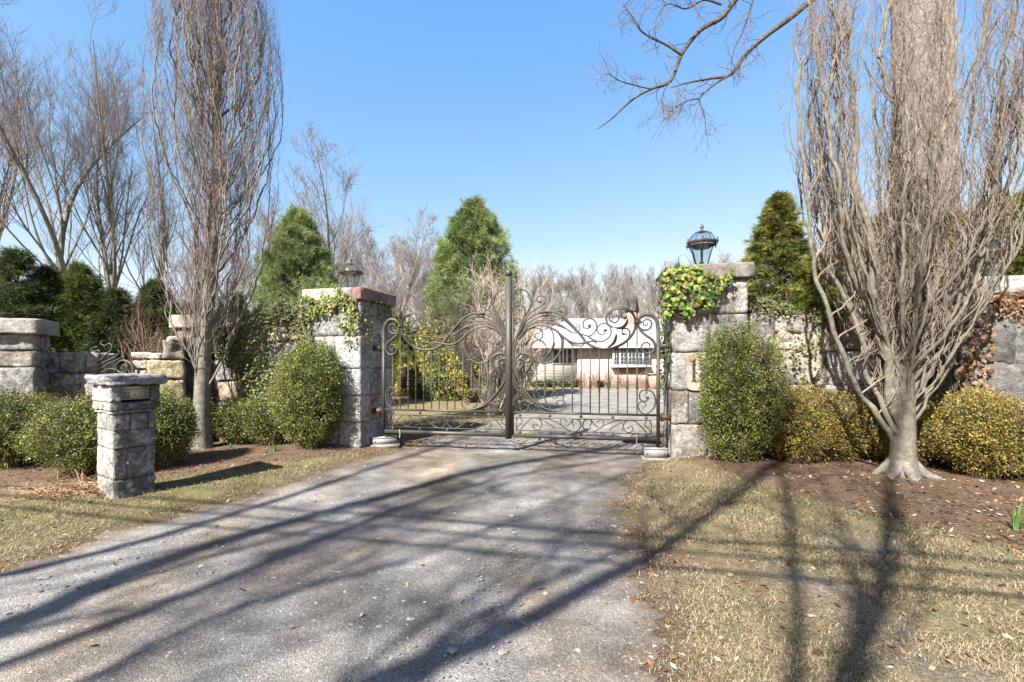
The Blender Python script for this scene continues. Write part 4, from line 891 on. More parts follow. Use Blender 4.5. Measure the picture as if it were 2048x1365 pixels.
# ------------------------------------------------------------------ right multi-stemmed tree
def right_extra(tb, cb, rng, ev):
    Pm = []
    tops = [[(1800, 850), (1800, 760), (1810, 640), (1835, 540), (1850, 440), (1875, 300), (1895, 180), (1905, 60), (1915, -80)],
            [(1790, 850), (1775, 720), (1745, 600), (1735, 480), (1715, 330), (1700, 200), (1690, 60), (1680, -80)],
            [(1785, 800), (1785, 680), (1790, 560), (1780, 420), (1790, 280), (1770, 150), (1780, 0), (1775, -90)],
            [(1785, 890), (1745, 830), (1700, 760), (1665, 660), (1640, 560), (1625, 440), (1605, 330), (1600, 180), (1590, 60)],
            [(1780, 860), (1740, 760), (1700, 640), (1655, 520), (1650, 400), (1625, 280), (1640, 150), (1620, 0)],
            [(1815, 870), (1860, 800), (1905, 710), (1925, 620), (1945, 540), (1975, 450), (2000, 330), (2005, 180), (2020, 40)],
            [(1820, 800), (1850, 700), (1880, 560), (1905, 430), (1940, 300), (1950, 160), (1975, 20)],
            [(1788, 780), (1760, 660), (1700, 560), (1680, 460), (1665, 330), (1655, 200), (1680, 90), (1650, -20)]]
    bb = np.array([4.94, 5.75, 0]); m = []
    for i, tl in enumerate(tops):
        tl = [(1800, 925), (1798, 895)] + tl
        dd = 5.75 + np.concatenate([[0, 0], np.linspace(0, [.15, -.25, .4, -.3, .35, -.25, .3, -.5][i], len(tl) - 2)]); P = np.array([px(a, b, d_) for (a, b), d_ in zip(tl, dd)]) - bb
        P = catmull(P, 7); P[8:] += np.stack([noise(P[8:] + i * 7, 3.4, i), noise(P[8:] + i * 7, 3.4, i + 1), 0 * P[8:, 0]], -1) * .04; P[8:] += np.stack([noise(P[8:] + i * 5, 10.0, i), noise(P[8:] + i * 3, 10.0, i + 1), 0 * P[8:, 0]], -1) * .014; tubes(tb, P, np.linspace([.075, .06, .048, .042, .038, .042, .038, .038][i], .012, len(P)) * (1 + .08 * np.sin(np.arange(len(P)) * 1.3)), 9, (.19, .175, .14))
        idx = np.linspace(8, len(P) - 1, 24); Pi = np.stack([np.interp(idx, np.arange(len(P)), P[:, j]) for j in range(3)], -1); m.append(Pi)
    P1 = np.array(m); R1 = np.tile(np.linspace(.05, .015, 24), (len(P1), 1))
    for (n_, lnb, lim) in ((17, 1.1, .012),):
        s, d, r, t, pi = children(P1, R1, n_, .12, .97, .45, rng, .8); l2 = lnb * rng.uniform(.5, 1.2, len(t))
        P2 = grow(s, d, l2, 18, .06, np.array([0, 0, .22]), rng, ev, .06); R2 = taper(np.clip(r * .5, .005, lim), 18, .25); P2 = wiggle(P2, R2, rng, .03, 7); tubes(cb, P2, R2, 5, np.array([.20, .17, .135]) * rng.uniform(.6, 1.4, (len(P2), 1)))
        s, d, r, t, pi = children(P2, R2, 8, .05, 1, .7, rng, .25); l3 = .42 * rng.uniform(.4, 1.2, len(t))
        P3 = grow(s, d, l3, 9, .12, np.array([0, 0, .18]), rng, ev, .14); R3 = taper(np.clip(r * .5, .0022, .0045), 9, .4); P3 = wiggle(P3, R3, rng, .014, 14)
        tubes(cb, P3, R3, 3, np.array([.25, .185, .15]) * rng.uniform(.6, 1.5, (len(P3), 1)))
    # surface roots
    for a in (2.6, 3.6, .3, -.6, 4.4):
        L = rng.uniform(.12, .26); p0 = [(.10 * math.cos(a), .10 * math.sin(a), .16), (.2 * math.cos(a), .2 * math.sin(a), .05), ((.2 + L * .5) * math.cos(a), (.2 + L * .5) * math.sin(a), .005), ((.2 + L) * math.cos(a + .2), (.2 + L) * math.sin(a + .2), -.05)]
        tube(tb, p0, [.07, .06, .035, .015], 8, 4, (.21, .19, .16))
rb = (4.94, 5.75, gz(4.94, 5.75))
column_tree('multi_stemmed_tree', rb, 6.6, .142, 12, 'broad bare tree with many twisting stems from one thick pale trunk, right of the driveway', (0.004, 0.0),
            lambda z: np.interp(z, [0, .7, 1.36, 2.3, 3.5, 5.0, 6.6], [.10, .22, .44, .88, 1.28, 1.48, 1.5]), 52, .5, 13, 8, .6, (.18, .165, .13), (.235, .18, .15), .021, 4.8, amp=.05, extra=right_extra, trunk_top=.30, flare=1.55, tend=.65, zpow=.8)

# ------------------------------------------------------------------ foliage
def leaves(mb, Cn, size, rng, cols, up=0.3, aspect=.55, out=None, fold=True):
    """rhombic leaves at Cn (N,3); cols (N,3)"""
    n = len(Cn); a = nrm(rng.normal(size=(n, 3)) + (out * .5 if out is not None else 0)); b = nrm(np.cross(a, rng.normal(size=(n, 3)) + np.array([0, 0, up])))
    s = (np.asarray(size) * rng.uniform(.65, 1.3, n))[:, None]; c = np.cross(a, b) * s * .18
    V = np.stack([Cn - a * s, Cn - b * s * aspect + c, Cn + a * s, Cn + b * s * aspect + c], 1)
    mb.add(V.reshape(-1, 3), np.arange(4 * n).reshape(-1, 4), np.repeat(cols, 4, 0))
PAL_BOX = np.array([[.13, .19, .034], [.075, .125, .024], [.20, .25, .045], [.32, .29, .07], [.045, .075, .018], [.38, .34, .12]])
PAL_GOLD = np.array([[.20, .21, .035], [.34, .28, .05], [.42, .27, .055], [.11, .13, .03], [.36, .16, .04], [.46, .38, .13]])
def palcol(pal, wts, n, rng, tone=None):
    w_ = np.array(wts, float); w_ /= w_.sum(); c = pal[rng.choice(len(pal), n, p=w_)] * rng.uniform(.75, 1.25, (n, 1))
    return c if tone is None else c * tone[:, None]
def bush(name, c, rad, label, seed, cat='shrub', group=None, n=18000, pal=PAL_BOX, wts=(.3, .22, .2, .14, .1, .04), leaf=.014, flat=1.0, lump=.10, boxy=2.0, fl=1.6, spray=1.0):
    """clipped evergreen: thousands of small leaves on sprays over a twiggy inside. c = centre on the ground, rad=(rx, ry, h)"""
    rng = np.random.default_rng(seed); x, y = c; z = gz(x, y); root = empty(name, (x, y, z)); tag(root, label, cat, group)
    rx, ry, h = rad
    def shape(u):             # unit directions -> surface points
        e = boxy; k = (np.abs(u[:, 0]) ** e + np.abs(u[:, 1]) ** e + np.abs(u[:, 2]) ** e) ** (-1 / e); p = u * k[:, None]
        q_ = p * np.array([rx, ry, h / 2]) + seed; l = 1 + lump * .9 * noise(q_, fl * 2.2, seed % 4) + lump * .75 * noise(q_, 9.0, 1) + lump * .4 * noise(q_, 22.0, 2)
        p = p * l[:, None]; zz = p[:, 2]
        wv = np.where(zz < 0, 1 - .28 * zz * zz, 1 - .0 * zz)
        return np.stack([p[:, 0] * rx * wv, p[:, 1] * ry * wv, h * .5 * (1 + zz) + .02], -1)
    ns = n // 9; u = nrm(rng.normal(size=(ns, 3))); S = shape(u); ctr = np.array([0, 0, h * .5]); nr = nrm(S - ctr)
    tone = 1 + .0 * S[:, 0]
    dep = rng.beta(1.0, 2.4, ns) * .42 - rng.uniform(.02, .11, ns) * (rng.uniform(size=ns) < .14); S = ctr + (S - ctr) * (1 - dep[:, None])
    spr = rng.normal(size=(ns, 9, 3)) * np.array([.03, .03, .03]) + nr[:, None] * rng.uniform(-.02, .05, (ns, 9, 1)) + np.array([0, 0, .012])
    P = (S[:, None] + spr).reshape(-1, 3); outv = np.repeat(nr, 9, 0)
    # colour differs in drifts, as the plant's does
    dr = noise(P + seed, 2.2, 2); w0 = palcol(pal, wts, len(P), rng); w1 = palcol(pal, wts[::-1], len(P), rng); f = sst(.1, .9, dr)[:, None] * .6; st_ = np.repeat(rng.uniform(.55, 1.4, ns), 9)[:, None]; w0 = w0 * st_; w1 = w1 * st_; hole = np.repeat(noise(S + seed, 6.5, 3) + rng.normal(0, .25, ns) > .95, 9)
    leavesb = MB(); ok = (P[:, 2] > .02) & ~hole; leaves(leavesb, P[ok], leaf, rng, (w0 * (1 - f) + w1 * f)[ok], out=outv[ok])
    leavesb.build('foliage', M_leaf, root)
    st = MB(); nb = 60; a = rng.uniform(0, 6.28, nb); s0 = np.stack([np.cos(a) * rx * .25, np.sin(a) * ry * .25, 0 * a - .02], -1); tgt = shape(nrm(rng.normal(size=(nb, 3)) + [0, 0, .4])) * .92
    t = np.linspace(0, 1, 7)[None, :, None]; Pp = s0[:, None] * (1 - t) + tgt[:, None] * t; Pp[:, 1:-1] += rng.normal(0, .02, (nb, 5, 3)) ; Pp[..., 2] += (np.sin(t[..., 0] * 3.1) * .08)
    tubes(st, Pp, taper(np.full(nb, .011), 7, .35), 4, (.22, .17, .12))
    k = 700; u = nrm(rng.normal(size=(k, 3))); s = ctr + (shape(u) - ctr) * rng.uniform(.5, .75, (k, 1)); Pp = grow(s, nrm(s - ctr) + [0, 0, .3], np.full(k, min(rx, ry) * .55), 4, .2, np.array([0, 0, .05]), rng); tubes(st, Pp, taper(np.full(k, .0035), 4, .5), 3, (.24, .18, .12))
    st.build('branches', M_twig, root)
    core = MB(); sv = shape(nrm(_CV)); core.add(ctr + (sv - ctr) * .70, _CF, (.045, .045, .02)); core.build('shaded_core', M_leafm, root, True)  # solid core behind the leaf gaps, inner shade put into its dark colour
    return root
LB = 'clipped box shrubs along the garden walls'
bush('box_shrub', (-6.95, 6.35), (.58, .55, .98), 'rounded golden green box shrub at the left edge in front of the pale capped pillar', 1, group=LB, n=19000, wts=(.3, .2, .2, .16, .1, .04))
bush('box_shrub', (-5.60, 6.05), (.62, .55, .94), 'wide box shrub with bronze tips just left of the keypad pedestal', 2, group=LB, n=24000, wts=(.3, .2, .2, .18, .08, .04))
bush('box_shrub', (-4.93, 6.5), (.33, .36, .98), 'box shrub between the keypad pedestal and the slim columnar tree', 3, group=LB, n=18000)
bush('box_hedge', (-4.85, 8.0), (.36, .34, .78), 'low box shrub directly right of the slim tree trunk, below the ivy wall', 4, group=LB, n=9000, boxy=2.8)
bush('box_hedge', (-4.22, 7.95), (.36, .34, .82), 'low yellowish box shrub between the slim tree and the egg shaped bush', 5, group=LB, n=9000, boxy=2.8)
bush('egg_shaped_bush', (-3.40, 7.62), (.53, .48, 1.78), 'tall egg shaped box bush in front of the broad left gate pillar', 6, group=LB, n=36000, lump=.12, boxy=2.15, wts=(.3, .2, .22, .16, .06, .06))
bush('egg_shaped_bush', (3.30, 6.62), (.56, .48, 1.92), 'tall box bush hiding the right half of the pillar with the number', 7, group=LB, n=38000, lump=.15, boxy=2.5, wts=(.26, .2, .2, .2, .08, .06))
for i, (x, y, rx, h, l) in enumerate([(4.15, 6.62, .42, .98, 'low golden box shrub touching the tall right bush'), (4.75, 6.72, .42, .94, 'low box shrub with orange leaves just left of the thick multi stemmed trunk'), (5.45, 6.45, .40, .90, 'low box shrub directly behind the thick multi stemmed trunk')]):
    bush('box_hedge', (x, y), (rx, .40, h), l, 10 + i, group=LB, n=15000, pal=PAL_GOLD, wts=(.3, .2, .14, .2, .1, .06), boxy=2.6)
for i, (x, y, rx, h, l) in enumerate([(5.95, 5.75, .52, 1.02, 'golden box shrub right of the multi stemmed tree trunk'), (6.75, 5.25, .62, 1.08, 'large golden box shrub cut by the right edge, nearest the camera'), (7.4, 5.6, .6, 1.1, 'golden box shrub at the very right edge below the dark rough pillar')]):
    bush('box_hedge', (x, y), (rx, .5, h), l, 20 + i, group=LB, n=21000, pal=PAL_GOLD, wts=(.26, .24, .16, .18, .10, .06), boxy=2.4)

_IV = np.array([(0, -.55), (.22, -.5), (.62, -.42), (.38, -.1), (.72, .22), (.30, .28), (0, .75), (-.30, .28), (-.72, .22), (-.38, -.1), (-.62, -.42), (-.22, -.5)])
def ivy(name, pts, nrms, size, label, seed, pal, wts, stems=None, hang=.6, parentless=True):
    """lobed ivy leaves at pts, facing out along nrms, tip hanging down"""
    rng = np.random.default_rng(seed); n = len(pts); o = pts[0] * [1, 1, 0]; root = empty(name, o); tag(root, label, 'ivy')
    nn = nrm(nrms + rng.normal(0, .38, (n, 3)) + np.array([0, 0, .25])); dn = nrm(np.array([0, 0, -1.0]) * hang + rng.normal(0, .5, (n, 3))); a = nrm(dn - nn * (nn * dn).sum(1, keepdims=True)); b = np.cross(nn, a)
    s = (size * rng.uniform(.55, 1.25, n))[:, None, None]
    V = pts[:, None] + (b[:, None] * _IV[None, :, 0:1] + a[:, None] * _IV[None, :, 1:2]) * s + nn[:, None] * (-.18 * np.abs(_IV[None, :, 0:1])) * s
    V = np.concatenate([V, (pts + a * .0 + nn * .06 * s[:, 0])[:, None]], 1); k = np.arange(12); fc = np.stack([k, (k + 1) % 12, np.full(12, 12)], -1)
    mb = MB(); col = palcol(pal, wts, n, rng); mb.add(V.reshape(-1, 3) - o, (np.arange(n)[:, None, None] * 13 + fc[None]).reshape(-1, 3), np.repeat(col, 13, 0)); mb.build('foliage', M_leaf, root)
    sm = MB()
    for st in (stems or []): tube(sm, np.array(st) - o, .005, 4, 5, (.2, .14, .09))
    ns = max(20, n // 12); i = rng.choice(n, ns); P = grow(pts[i] - o - nrms[i] * .03, rng.normal(size=(ns, 3)) * [1, 1, .8], np.full(ns, .35), 7, .35, np.zeros(3), rng); tubes(sm, P, taper(np.full(ns, .004), 7, .5), 3, (.2, .14, .1))
    sm.build('vines', M_twig, root); return root
PAL_IVY = np.array([[.12, .20, .04], [.21, .29, .05], [.065, .12, .025], [.36, .40, .09], [.30, .20, .07], [.05, .09, .025]])
PAL_BRONZE = np.array([[.09, .14, .04], [.16, .20, .06], [.22, .15, .07], [.055, .085, .03], [.30, .32, .11], [.12, .19, .05]])
PAL_DEAD = np.array([[.24, .11, .06], [.32, .17, .08], [.15, .08, .05], [.40, .26, .14], [.13, .12, .04], [.24, .17, .10]])
def plane_pts(o, e, n_, polys, dens, rng, off=(.02, .12)):
    """random points within px-like (u, z) polygons on a vertical plane through o along e"""
    out = []
    for lo_u, hi_u, fz0, fz1, k in polys:
        m = int(dens * (hi_u - lo_u) * k); u = rng.uniform(lo_u, hi_u, m); z0 = fz0(u); z1 = fz1(u); z = z0 + (z1 - z0) * rng.uniform(0, 1, m)
        P = np.array([o[0], o[1], 0]) + u[:, None] * np.array([e[0], e[1], 0]) + n_ * rng.uniform(off[0], off[1], (m, 1)); P[:, 2] = z; out.append(P)
    return np.concatenate(out)
rg = np.random.default_rng(60)
fr = -E2; Fn = np.array([fr[0], fr[1], 0])
# right pillar: a dense green mass over the left corner, onto the cap
cst = lambda v: (lambda u: 0 * u + v)
P1 = plane_pts(PR, E1, Fn, [(-.12, .42, lambda u: 2.22 + .35 * np.abs(u - .12) + .1 * np.sin(u * 20), lambda u: 3.02 - .35 * np.abs(u - .15), 1.0), (.36, .85, lambda u: 2.60 + .12 * np.sin(u * 9), lambda u: 2.86 + .05 * np.sin(u * 16), .28), (.3, .62, cst(2.33), cst(2.62), .35)], 1000, rg, (.04, .24))
Ns = -np.array([E1[0], E1[1], 0.0])
m = 330; v = rg.uniform(-.1, .95, m); zlo_ = np.interp(v, [-.1, .5, 1], [1.55, 1.0, .7]); z = 3.0 - (3.0 - zlo_) * rg.uniform(0, 1, m) ** 1.25
P2 = np.array([*PR, 0]) + v[:, None] * np.array([*E2, 0]) + Ns * rg.uniform(.03, .16, (m, 1)); P2[:, 2] = z
ivy('ivy', np.concatenate([P1, P2]), np.concatenate([np.tile(Fn, (len(P1), 1)), np.tile(Ns, (len(P2), 1))]), .055, 'bright green large leaved ivy over the corner and cap of the right gate pillar', 61, PAL_IVY, (.26, .26, .14, .20, .07, .07))
# right wall: ivy and yews hanging over the top
m = 1500; s = rg.uniform(.0, 2.5, m); wp = np.array([(3.60, 7.25), (4.8, 7.05), (6.2, 6.75)])
def wallpt(s): q = np.linspace(0, 1, 3); L = [0, 1.217, 2.649]; return np.stack([np.interp(s, L, wp[:, 0]), np.interp(s, L, wp[:, 1])], -1)
ht_ = np.interp(s, [0, 1.2, 2.6], [2.5, 2.2, 2.15]); dp_ = np.abs(rg.normal(0, .12, m)) * (1 + (np.abs(s - .95) < .18) * 9)
dp_ = np.minimum(dp_, 1.5); xy = wallpt(s); P = np.stack([xy[:, 0] + rg.normal(0, .05, m), xy[:, 1] - rg.uniform(.02, .12, m), ht_ + .10 - dp_], -1)
ivy('ivy', P, np.tile(np.array([-.15, -1, .1]), (m, 1)), .034, 'dark ivy trailing down the middle of the right garden wall', 62, PAL_BRONZE, (.25, .18, .12, .2, .1, .15))
m = 700; u = rg.uniform(-.15, 1.25, m); e_ = np.array([.96, -.28]); P = np.array([6.15, 6.15, 0]) + u[:, None] * np.array([*e_, 0]) + np.array([-.28, -.96, 0]) * rg.uniform(.03, .12, (m, 1)); P[:, 2] = 2.44 - np.abs(rg.normal(0, .13, m)) - (u < .25) * rg.uniform(0, 1.3, m)
ivy('ivy', P, np.tile(np.array([-.28, -.96, 0]), (m, 1)), .042, 'withered reddish brown ivy hanging under the cap of the far right pillar', 63, PAL_DEAD, (.3, .25, .15, .15, .08, .07))
# left pillar and left wall
el = np.array([.966, -.257]); nl_ = np.array([-.257, -.966, 0])
P1 = plane_pts(PL, el, nl_, [(-.05, 1.02, lambda u: 2.40 + .1 * np.sin(u * 11) - .2 * (u < .25), lambda u: 2.66 + .05 * np.sin(u * 17), 1.0), (.72, 1.08, lambda u: 2.1 + 0 * u, cst(2.62), .9), (.8, 1.02, cst(1.8), cst(2.2), .4), (.64, .76, cst(2.6), cst(2.82), .9)], 560, rg, (.03, .12))
pe = np.array([PL[0], PL[1], 0]) + 1.08 * np.array([*el, 0]); m = 260; v = rg.uniform(0, 1.0, m); P2 = pe + v[:, None] * np.array([.30, .954, 0]) + np.array([.966, -.257, 0]) * rg.uniform(.02, .12, (m, 1)); P2[:, 2] = 2.62 - np.abs(rg.normal(0, .22, m)) - (v < .25) * rg.uniform(0, .5, m)
ivy('ivy', np.concatenate([P1, P2]), np.concatenate([np.tile(nl_, (len(P1), 1)), np.tile(np.array([.966, -.257, 0]), (m, 1))]), .036, 'yellow green ivy strung below the cap of the broad left gate pillar', 64, PAL_IVY, (.2, .24, .14, .2, .14, .08))
m = 7500; s = rg.uniform(0, 1, m); x = -5.25 + s * 1.75; top = np.interp(s, [0, .2, .45, .75, 1], [2.22, 2.3, 2.5, 2.62, 2.72]) + .06 * np.sin(s * 30)
bot = np.interp(s, [0, .2, .3, .6, .8, 1], [1.7, 1.35, 1.0, .75, .8, 1.6]); zz = top - (top - bot) * rg.uniform(0, 1, m) ** 1.1
P = np.stack([x, 8.12 - rg.uniform(.02, .16, m) + .0 * x, zz], -1); P[:, 1] -= .05 * np.clip(noise(P, 3), 0, 1) ; k2 = rg.uniform(size=m) < np.clip(.75 + .55 * noise(P, 2.6, 1), .12, 1)
ivy('ivy', P[k2], np.tile(np.array([0, -1, .15]), (k2.sum(), 1)), .030, 'thick bronze green ivy sheet covering the wall between the slim tree and the left pillar', 65, PAL_BRONZE, (.24, .2, .12, .18, .16, .1))

# ------------------------------------------------------------------ conifers
def conifer(name, base, H, rad, label, seed, prof, n=2200, tuft=16, nl=.11, pal=((.10, .17, .045), (.16, .24, .06), (.07, .12, .035), (.22, .30, .09)), droop=.0, group='evergreens behind the walls', wd=.0035, cat='evergreen tree', upw=.35, flatk=1.0, lumpy=.16, z0=0.0, oval=1.0):
    rng = np.random.default_rng(seed); root = empty(name, base); tag(root, label, cat, group); pal = np.array(pal)
    tb = MB(); tube(tb, [(0, 0, -.1), (0.02, 0, H * .5), (0, 0, H * .97)], [H * .018 + .03, H * .01 + .01, .008], 8, 4, (.18, .14, .10))
    mb = MB(); pz = np.array(prof)
    per = 14; nc = n // per; n = nc * per
    tc = z0 + (1 - z0) * rng.uniform(0, 1, nc) ** .95; azc = rng.uniform(0, 6.28, nc); rc_ = np.interp(tc, pz[:, 0], pz[:, 1]) * rad * (1 - rng.beta(1, 2.2, nc) * .75) * (1 + lumpy * rng.normal(0, .7, nc))
    Pc = np.stack([rc_ * np.cos(azc), rc_ * np.sin(azc) * oval, tc * H - rc_ * droop], -1); oc_ = np.stack([np.cos(azc), np.sin(azc), np.full(nc, upw)], -1)
    cs = (rad * .11 + nl * .5) * rng.uniform(.6, 1.4, nc) * np.clip(1.15 - tc, .35, 1)
    P = (Pc[:, None] + rng.normal(0, 1, (nc, per, 3)) * cs[:, None, None] * [.8, .8, .8 * max(flatk, .35)] + nrm(oc_)[:, None] * rng.uniform(-.5, 1.4, (nc, per, 1)) * cs[:, None, None]).reshape(-1, 3); out = np.repeat(oc_, per, 0); cb_ = np.repeat(rng.uniform(.7, 1.35, nc), per)
    P[:, 2] = np.minimum(P[:, 2], H * 1.02)
    # limbs carrying the tufts
    k = nc; tubes(tb, np.stack([np.stack([0 * Pc[:k, 0], 0 * Pc[:k, 0], Pc[:k, 2] * .9], -1), Pc[:k] * [.5, .5, .96], Pc[:k]], 1), np.tile([[.012, .008, .003]], (k, 1)) * (H / 5), 3, (.16, .12, .09))
    dirs = nrm(nrm(out)[:, None] * .9 + rng.normal(0, .62, (n, tuft, 3)) * [1, 1, flatk]); base_ = P[:, None] + dirs * rng.uniform(0, nl * .6, (n, tuft, 1)); L = nl * rng.uniform(.6, 1.25, (n, tuft, 1)); sd_ = nrm(np.cross(dirs, rng.normal(size=dirs.shape)))
    V = np.stack([base_ - sd_ * wd, base_ + sd_ * wd, base_ + dirs * L + sd_ * wd * .25], 2)
    col = np.repeat(pal[rng.integers(len(pal), size=nc)], per, 0) * .6 + pal[rng.integers(len(pal), size=n)] * .4; col = col * rng.uniform(.7, 1.35, (n, 1)) * cb_[:, None]; dr = noise(P * 1.0 + seed, 1.6, 3); col = col * (1 + .25 * dr[:, None])
    mb.add(V.reshape(-1, 3), np.arange(n * tuft * 3).reshape(-1, 3), np.repeat(np.clip(col, .01, 1), tuft * 3, 0))
    tb.build('trunk', M_bark, root, True); mb.build('crown', M_leafm, root); return root
def at(px_, d, z=0): return ((px_ - CX) / F * d, d, z)
PINEP = [(0, .9), (.15, 1), (.4, .92), (.65, .68), (.85, .38), (1, .04)]
WP = ((.18, .25, .08), (.27, .35, .12), (.085, .135, .045), (.35, .42, .18))
conifer('white_pine', at(596, 14.5), 6.3, 1.28, 'bright green bushy pine behind the ivy wall, left of the left lantern', 71, [(0, 1.2), (.3, 1.15), (.5, .98), (.7, .75), (.87, .42), (1, .06)], n=11000, tuft=14, nl=.15, pal=WP, wd=.0065)
conifer('white_pine', at(948, 19), 8.2, 1.65, 'bright green pine rising behind the centre post of the iron gate', 72, [(0, .9), (.25, 1.0), (.5, 1.0), (.72, .85), (.88, .5), (1, .05)], n=12000, tuft=14, nl=.19, pal=WP, wd=.0085, z0=.12)
conifer('white_pine', at(886, 18.4), 6.2, .5, 'slender pine leader beside the big pine behind the gate', 73, PINEP, n=2200, tuft=14, nl=.17, pal=WP, wd=.008)
DK = ((.055, .09, .035), (.09, .125, .04), (.035, .06, .028), (.13, .15, .055))
HM = ((.11, .15, .03), (.22, .23, .045), (.06, .09, .025), (.34, .32, .07))
for i, (X, d, H, r, l) in enumerate([(35, 12.0, 4.4, 1.25, 'dark spruce at the far left edge'), (100, 12.6, 4.1, 1.1, 'dark spruce second from the left edge behind the wall'), (165, 12.8, 4.25, 1.0, 'spruce with yellowish top below the leaning bare trees'),
                                    (232, 13.0, 3.6, 1.05, 'dark spruce behind the small iron side gate'), (310, 13.6, 3.9, 1.1, 'dark spruce half hidden by the slim columnar tree'), (385, 13.6, 3.2, 1.1, 'low dark spruce directly behind the slim tree trunk'), (465, 13.4, 3.5, 1.0, 'dark spruce between the slim tree and the bright pine'), (520, 13.0, 2.9, .8, 'low dark evergreen at the foot of the bright pine')]):
    conifer('spruce', at(X, d), H, r, l, 80 + i, [(0, 1), (.3, .95), (.6, .62), (.85, .28), (1, .02)], n=5000, tuft=12, nl=.15, pal=DK if i not in (2,) else ((.07, .10, .025), (.12, .15, .03), (.05, .08, .02)), droop=.12, wd=.008, upw=.05)
for i, (X, d, H, r, l) in enumerate([(1556, 9.9, 5.15, 1.0, 'feathery hemlock with a pointed top rising right of the numbered pillar'), (1640, 9.2, 3.7, .85, 'yellow green hemlock behind the right wall next to the pointed one'), (1700, 9.6, 4.7, .95, 'hemlock behind the left stems of the multi stemmed tree'), (1765, 9.3, 4.5, .9, 'hemlock directly behind the trunk of the multi stemmed tree'),
                                    (1905, 8.7, 4.3, .85, 'hemlock between the huge pale trunk and the far right lantern'), (1985, 8.6, 4.6, .85, 'hemlock behind the far right lantern'), (2060, 8.4, 4.7, .9, 'yellow green hemlock cut by the right edge')]):
    conifer('hemlock', at(X, d), H, r, l, 90 + i, [(0, 1), (.3, 1), (.5, .88), (.7, .6), (.87, .30), (1, .02)], n=13000, tuft=12, nl=.11, pal=HM, droop=.18, wd=.006, upw=.0, flatk=.5, lumpy=.26)
conifer('arborvitae', at(795, 21), 3.6, .8, 'yellow green arborvitae seen through the left end of the gate', 101, [(0, .9), (.5, 1), (.85, .6), (1, .1)], n=3600, tuft=12, nl=.16, pal=((.20, .22, .03), (.13, .16, .03), (.27, .28, .05)), wd=.01)
conifer('arborvitae', at(838, 21.5), 3.1, .6, 'narrow arborvitae second from the left end of the gate', 102, [(0, .9), (.5, 1), (.85, .6), (1, .1)], n=2600, tuft=12, nl=.16, pal=((.16, .19, .03), (.10, .13, .03)), wd=.01)

def shrub(name, c, rad, label, seed, n, pal, wts, leaf, group=None, lump=.16, stems=80, cat='shrub'):
    return bush(name, c, rad, label, seed, cat=cat, group=group, n=n, pal=np.array(pal), wts=wts, leaf=leaf, lump=lump, fl=1.2)
YG = [[.44, .40, .06], [.27, .29, .045], [.56, .42, .06], [.16, .19, .03], [.60, .50, .18], [.36, .18, .05]]
shrub('holly_shrub', (-2.55, 18.5), (1.4, 1.0, 3.7), 'yellow leaved shrub behind the middle of the left gate leaf', 111, 17000, YG, (.3, .2, .18, .15, .1, .07), .042)
shrub('holly_shrub', (-1.6, 17.2), (.7, .7, 2.6), 'smaller yellow green shrub in front of the big pine', 112, 7000, YG, (.3, .25, .1, .25, .06, .04), .042)
shrub('holly_shrub', (-4.1, 19.5), (.9, .8, 1.5), 'low green shrub under the arborvitaes beyond the left gate leaf', 113, 5000, YG, (.25, .3, .1, .2, .1, .05), .042)
shrub('rhododendron', (-.25, 15.8), (.55, .5, 1.7), 'dark green shrub low behind the gate centre', 114, 3500, [[.05, .08, .025], [.08, .12, .03], [.12, .15, .04], [.04, .06, .02], [.1, .1, .05], [.06, .09, .03]], (.3, .2, .2, .1, .1, .1), .05)

# ------------------------------------------------------------------ bare shrubs and trees
def twig_shrub(name, c, H, W_, seed, label, n1=26, n2=9, n3=6, col=(.46, .38, .30), tcol=(.52, .42, .33), rl=.03, group=None, up=.1, kink=.12):
    rng = np.random.default_rng(seed); root = empty(name, c); tag(root, label, 'bare shrub', group); mb = MB(); tb = MB()
    a = rng.uniform(0, 6.28, n1); sp = rng.uniform(.1, 1, n1) * W_ / H * 1.15; s = np.stack([np.cos(a) * .12, np.sin(a) * .12, 0 * a - .02], -1)
    P1 = grow(s, np.stack([np.cos(a) * sp, np.sin(a) * sp, 1 + 0 * a], -1), H * rng.uniform(.6, .95, n1), 10, .03, np.array([0, 0, up]), rng, None, kink * .5); R1 = taper(rl * rng.uniform(.6, 1.2, n1), 10, .35); tubes(tb, P1, R1, 6, col)
    s, d, r, t, pi = children(P1, R1, n2, .32, 1, .55, rng, .3); P2 = grow(s, d, H * .26 * rng.uniform(.6, 1.1, len(t)), 6, .05, np.array([0, 0, up]), rng, None, kink); R2 = taper(r * .6, 6, .4); tubes(mb, P2, R2, 4, col)
    s, d, r, t, pi = children(P2, R2, n3, .2, 1, .6, rng, .3); P3 = grow(s, d, H * .13 * rng.uniform(.6, 1.2, len(t)), 4, .08, np.array([0, 0, up]), rng, None, kink); tubes(mb, P3, taper(np.clip(r * .6, rl * .13, None), 4, .5), 3, tcol)
    tb.build('stems', M_bark, root, True); mb.build('twigs', M_twig, root); return root
twig_shrub('crape_myrtle', at(985, 13.2), 4.35, 1.75, 121, 'pale leafless multi stemmed shrub spreading behind the gate centre post', 22, 14, 7, (.50, .43, .35), (.54, .45, .37), rl=.034, kink=.17)
twig_shrub('bare_shrub', at(1040, 14.5), 3.1, .9, 122, 'leafless pale shrub leaning right behind the scrolls right of the centre post', 18, 10, 6, rl=.02)
twig_shrub('bare_shrub', at(290, 11.0), 2.9, 1.1, 123, 'red twigged bare shrub behind the upswept wall stone on the left', 15, 7, 5, (.36, .26, .19), (.34, .18, .13), rl=.014)
